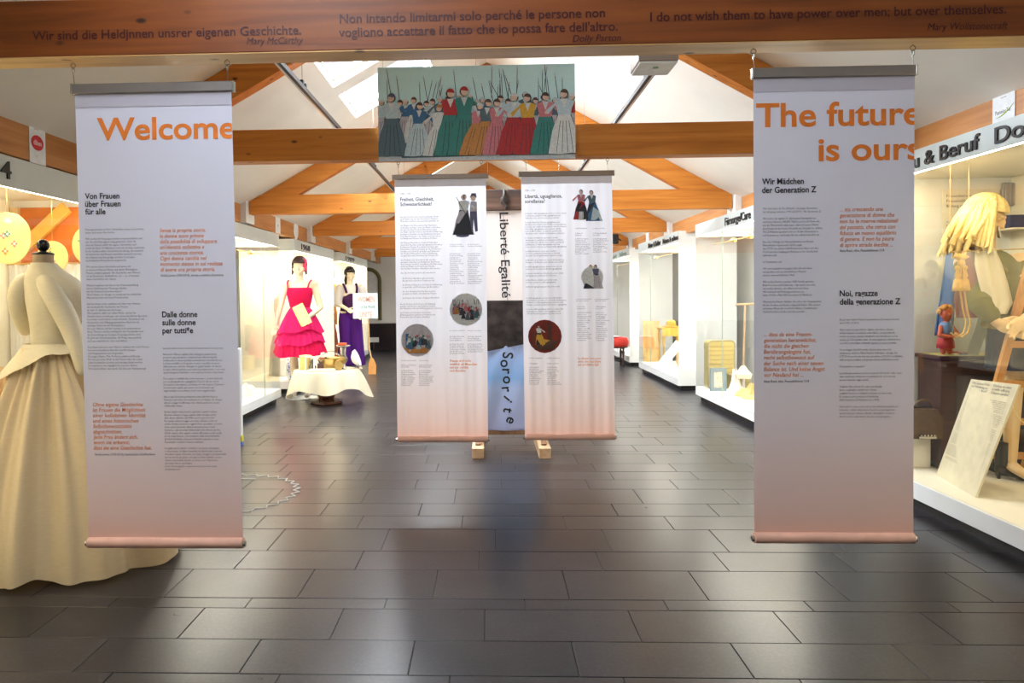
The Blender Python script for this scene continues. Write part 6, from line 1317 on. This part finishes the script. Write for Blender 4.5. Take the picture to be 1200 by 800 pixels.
obj('skirt', q, cloth('navy_skirt', (.006, .008, .018), .02), t, smooth='all', fixn=False)
# lace collar
cl0 = [(1144, 1166, 288), (1144, 1176, 310), (1150, 1184, 335), (1157, 1189, 355), (1160, 1182, 368)]
rw = [(onY(l, y, 5.06 - .012 * i), onY(r, y, 5.06 - .012 * i)) for i, (l, r, y) in enumerate(cl0)]
def cfn2(u, v):
    f = v * 4; i = min(int(f), 3); g = f - i; p = rw[i][0].lerp(rw[i + 1][0], g).lerp(rw[i][1].lerp(rw[i + 1][1], g), u); p.y += .010 * math.sin(u * 13 + v * 2) + .05 * (u - .5) ** 2; return p
o = obj('lace_collar', MB().grid(cfn2, 24, 24), cloth('lace', (.88, .80, .58), .3), t, smooth='all', fixn=False, label='long cream lace collar'); o.modifiers.new('sol', 'SOLIDIFY').thickness = .006
# blond hair: cap plus long locks
hf = Vector((.75, -.75, -.35)).normalized(); hs = hf.cross(Z_).normalized(); hu = hs.cross(hf); hc = J['head']
q = hair_shell(hc, hs, hf, hu, s, .055, -.12, r=(.098, .112, .108), cut=.06)
rnd = random.Random(4)
for k in range(130):
    a_ = rnd.uniform(0, 2 * PI); side = Vector((math.cos(a_), math.sin(a_), 0)); 
    if side.dot(Vector((hf.x, hf.y, 0)).normalized()) > .45: continue
    r0 = rnd.uniform(.02, .095); big = 1.12; p0 = hc + (side * r0 + hu * (.035 + .095 * math.cos(min(1.4, r0 / .10 * 1.3)))) * s
    out = hc + side * .135 * s + Z_ * rnd.uniform(-.02, .02)
    ln = rnd.uniform(.13, .25); sw = -R3 * rnd.uniform(.0, .10)
    p2 = out - Z_ * ln * .45 + sw * .4 + side * .02; p3 = out - Z_ * ln + sw + side * .03; p4 = p3 + Vector((rnd.uniform(-.03, .03), -.02, -.035 + rnd.uniform(0, .03)))
    q.tube([p0, (p0 + out) / 2 + Z_ * .035, out, p2, p3, p4], [.008, .014, .017, .016, .013, .004], 6)
obj('hair', q, plain((.86, .66, .28), .38, 0, .12, 40), t, smooth='all', label='long loose blond hair')
for n, d in (('R', 1), ('L', 1)): obj('boot', shoe_at('', '', Vector((J['ank' + n].x, J['ank' + n].y, 0)), -2.4 if n == 'R' else -.5, .30, None, heel=.05, shaft=.22), plain((.012, .012, .014), .35), t, smooth=True)
obj('earring', MB().cap(onY(1170, 266, 5.10), onY(1171, 277, 5.10), .008, .012, 8), M_steel, t, smooth=True)
# wooden ladder
t = thing('wooden_ladder', 'orange wooden ladder held by the blond mannequin, cut by the picture edge', 'ladder', (3.75, 4.9, CZ))
l0 = onY(1150, 525, 4.60); l0 = onZ(1146, 545, CZ); a1 = onY(1206, 312, 4.92); r0_ = onY(1166, 460, 5.20)
dirv = (a1 - r0_).normalized(); base = r0_ + dirv * ((CZ - r0_.z) / dirv.z); top = a1 + dirv * .1
M_lad = wood('ladder_wood', (.50, .20, .04), (.66, .30, .07), (.76, .38, .10), 'Z', .4, False)
off = Vector((.34, -.02, 0))
if top.x + off.x > 4.0: off.x = 3.98 - top.x
for o_1 in (Vector((0, 0, 0)), off): obj('rail', MB().beam(base + o_1, top + o_1, .05, .03, up=(0, 1, 0)), M_lad, t)
for zc in (.36, .62, .90, 1.18, 1.46): p = base + dirv * ((zc - CZ) / dirv.z); obj('rung', MB().beam(p, p + off, .035, .045), M_lad, t)
t = thing('hanging_thread', 'thin cream thread hanging from the ladder to the shoe', 'thread', tuple(onY(1190, 490, 4.7))); obj('thread', MB().tube([onY(*p_, 4.95) for p_ in ((1185, 466), (1188, 480), (1196, 492), (1206, 500))], .003, 5), M_cream, t)
t = thing('black_pump', 'black high-heeled pump on the floor beside the ladder foot', 'shoe', tuple(onZ(1165, 558, CZ))); obj('upper', shoe_at('', '', onZ(1160, 556, CZ), -.35, .26, None, heel=.06), plain((.015, .013, .013), .35), t, smooth=True)
# navy and blue-grey boards leaning behind
a, b = onY(1176, 214, 5.86), onY(1230, 290, 5.86)
t = thing('ribbed_blue_panel', 'blue grey ribbed board high on the back of the case, right of the hair', 'board', (a.x, 5.85, b.z)); obj('board', MB().box((a.x, 5.86, a.z - .18), (4.12, 5.88, a.z)), plain((.28, .34, .40), .5), t)
for k in range(12): obj('rib', MB().box((a.x + .012 + k * .03, 5.852, a.z - .175), (a.x + .022 + k * .03, 5.86, a.z - .005)), plain((.34, .40, .45), .5), t)
t = thing('navy_box', 'navy blue box on a shelf behind the mannequin face', 'box', (a.x + .1, 5.80, b.z)); zz = onY(1190, 268, 5.80).z; obj('shelf', MB().box((onY(1172, 270, 5.8).x, 5.66, zz - .012), (4.12, 5.88, zz)), M_int, t); obj('box', MB().box((onY(1184, 262, 5.7).x, 5.70, zz), (4.10, 5.86, zz + .10), .004), plain((.03, .05, .16), .5), t)
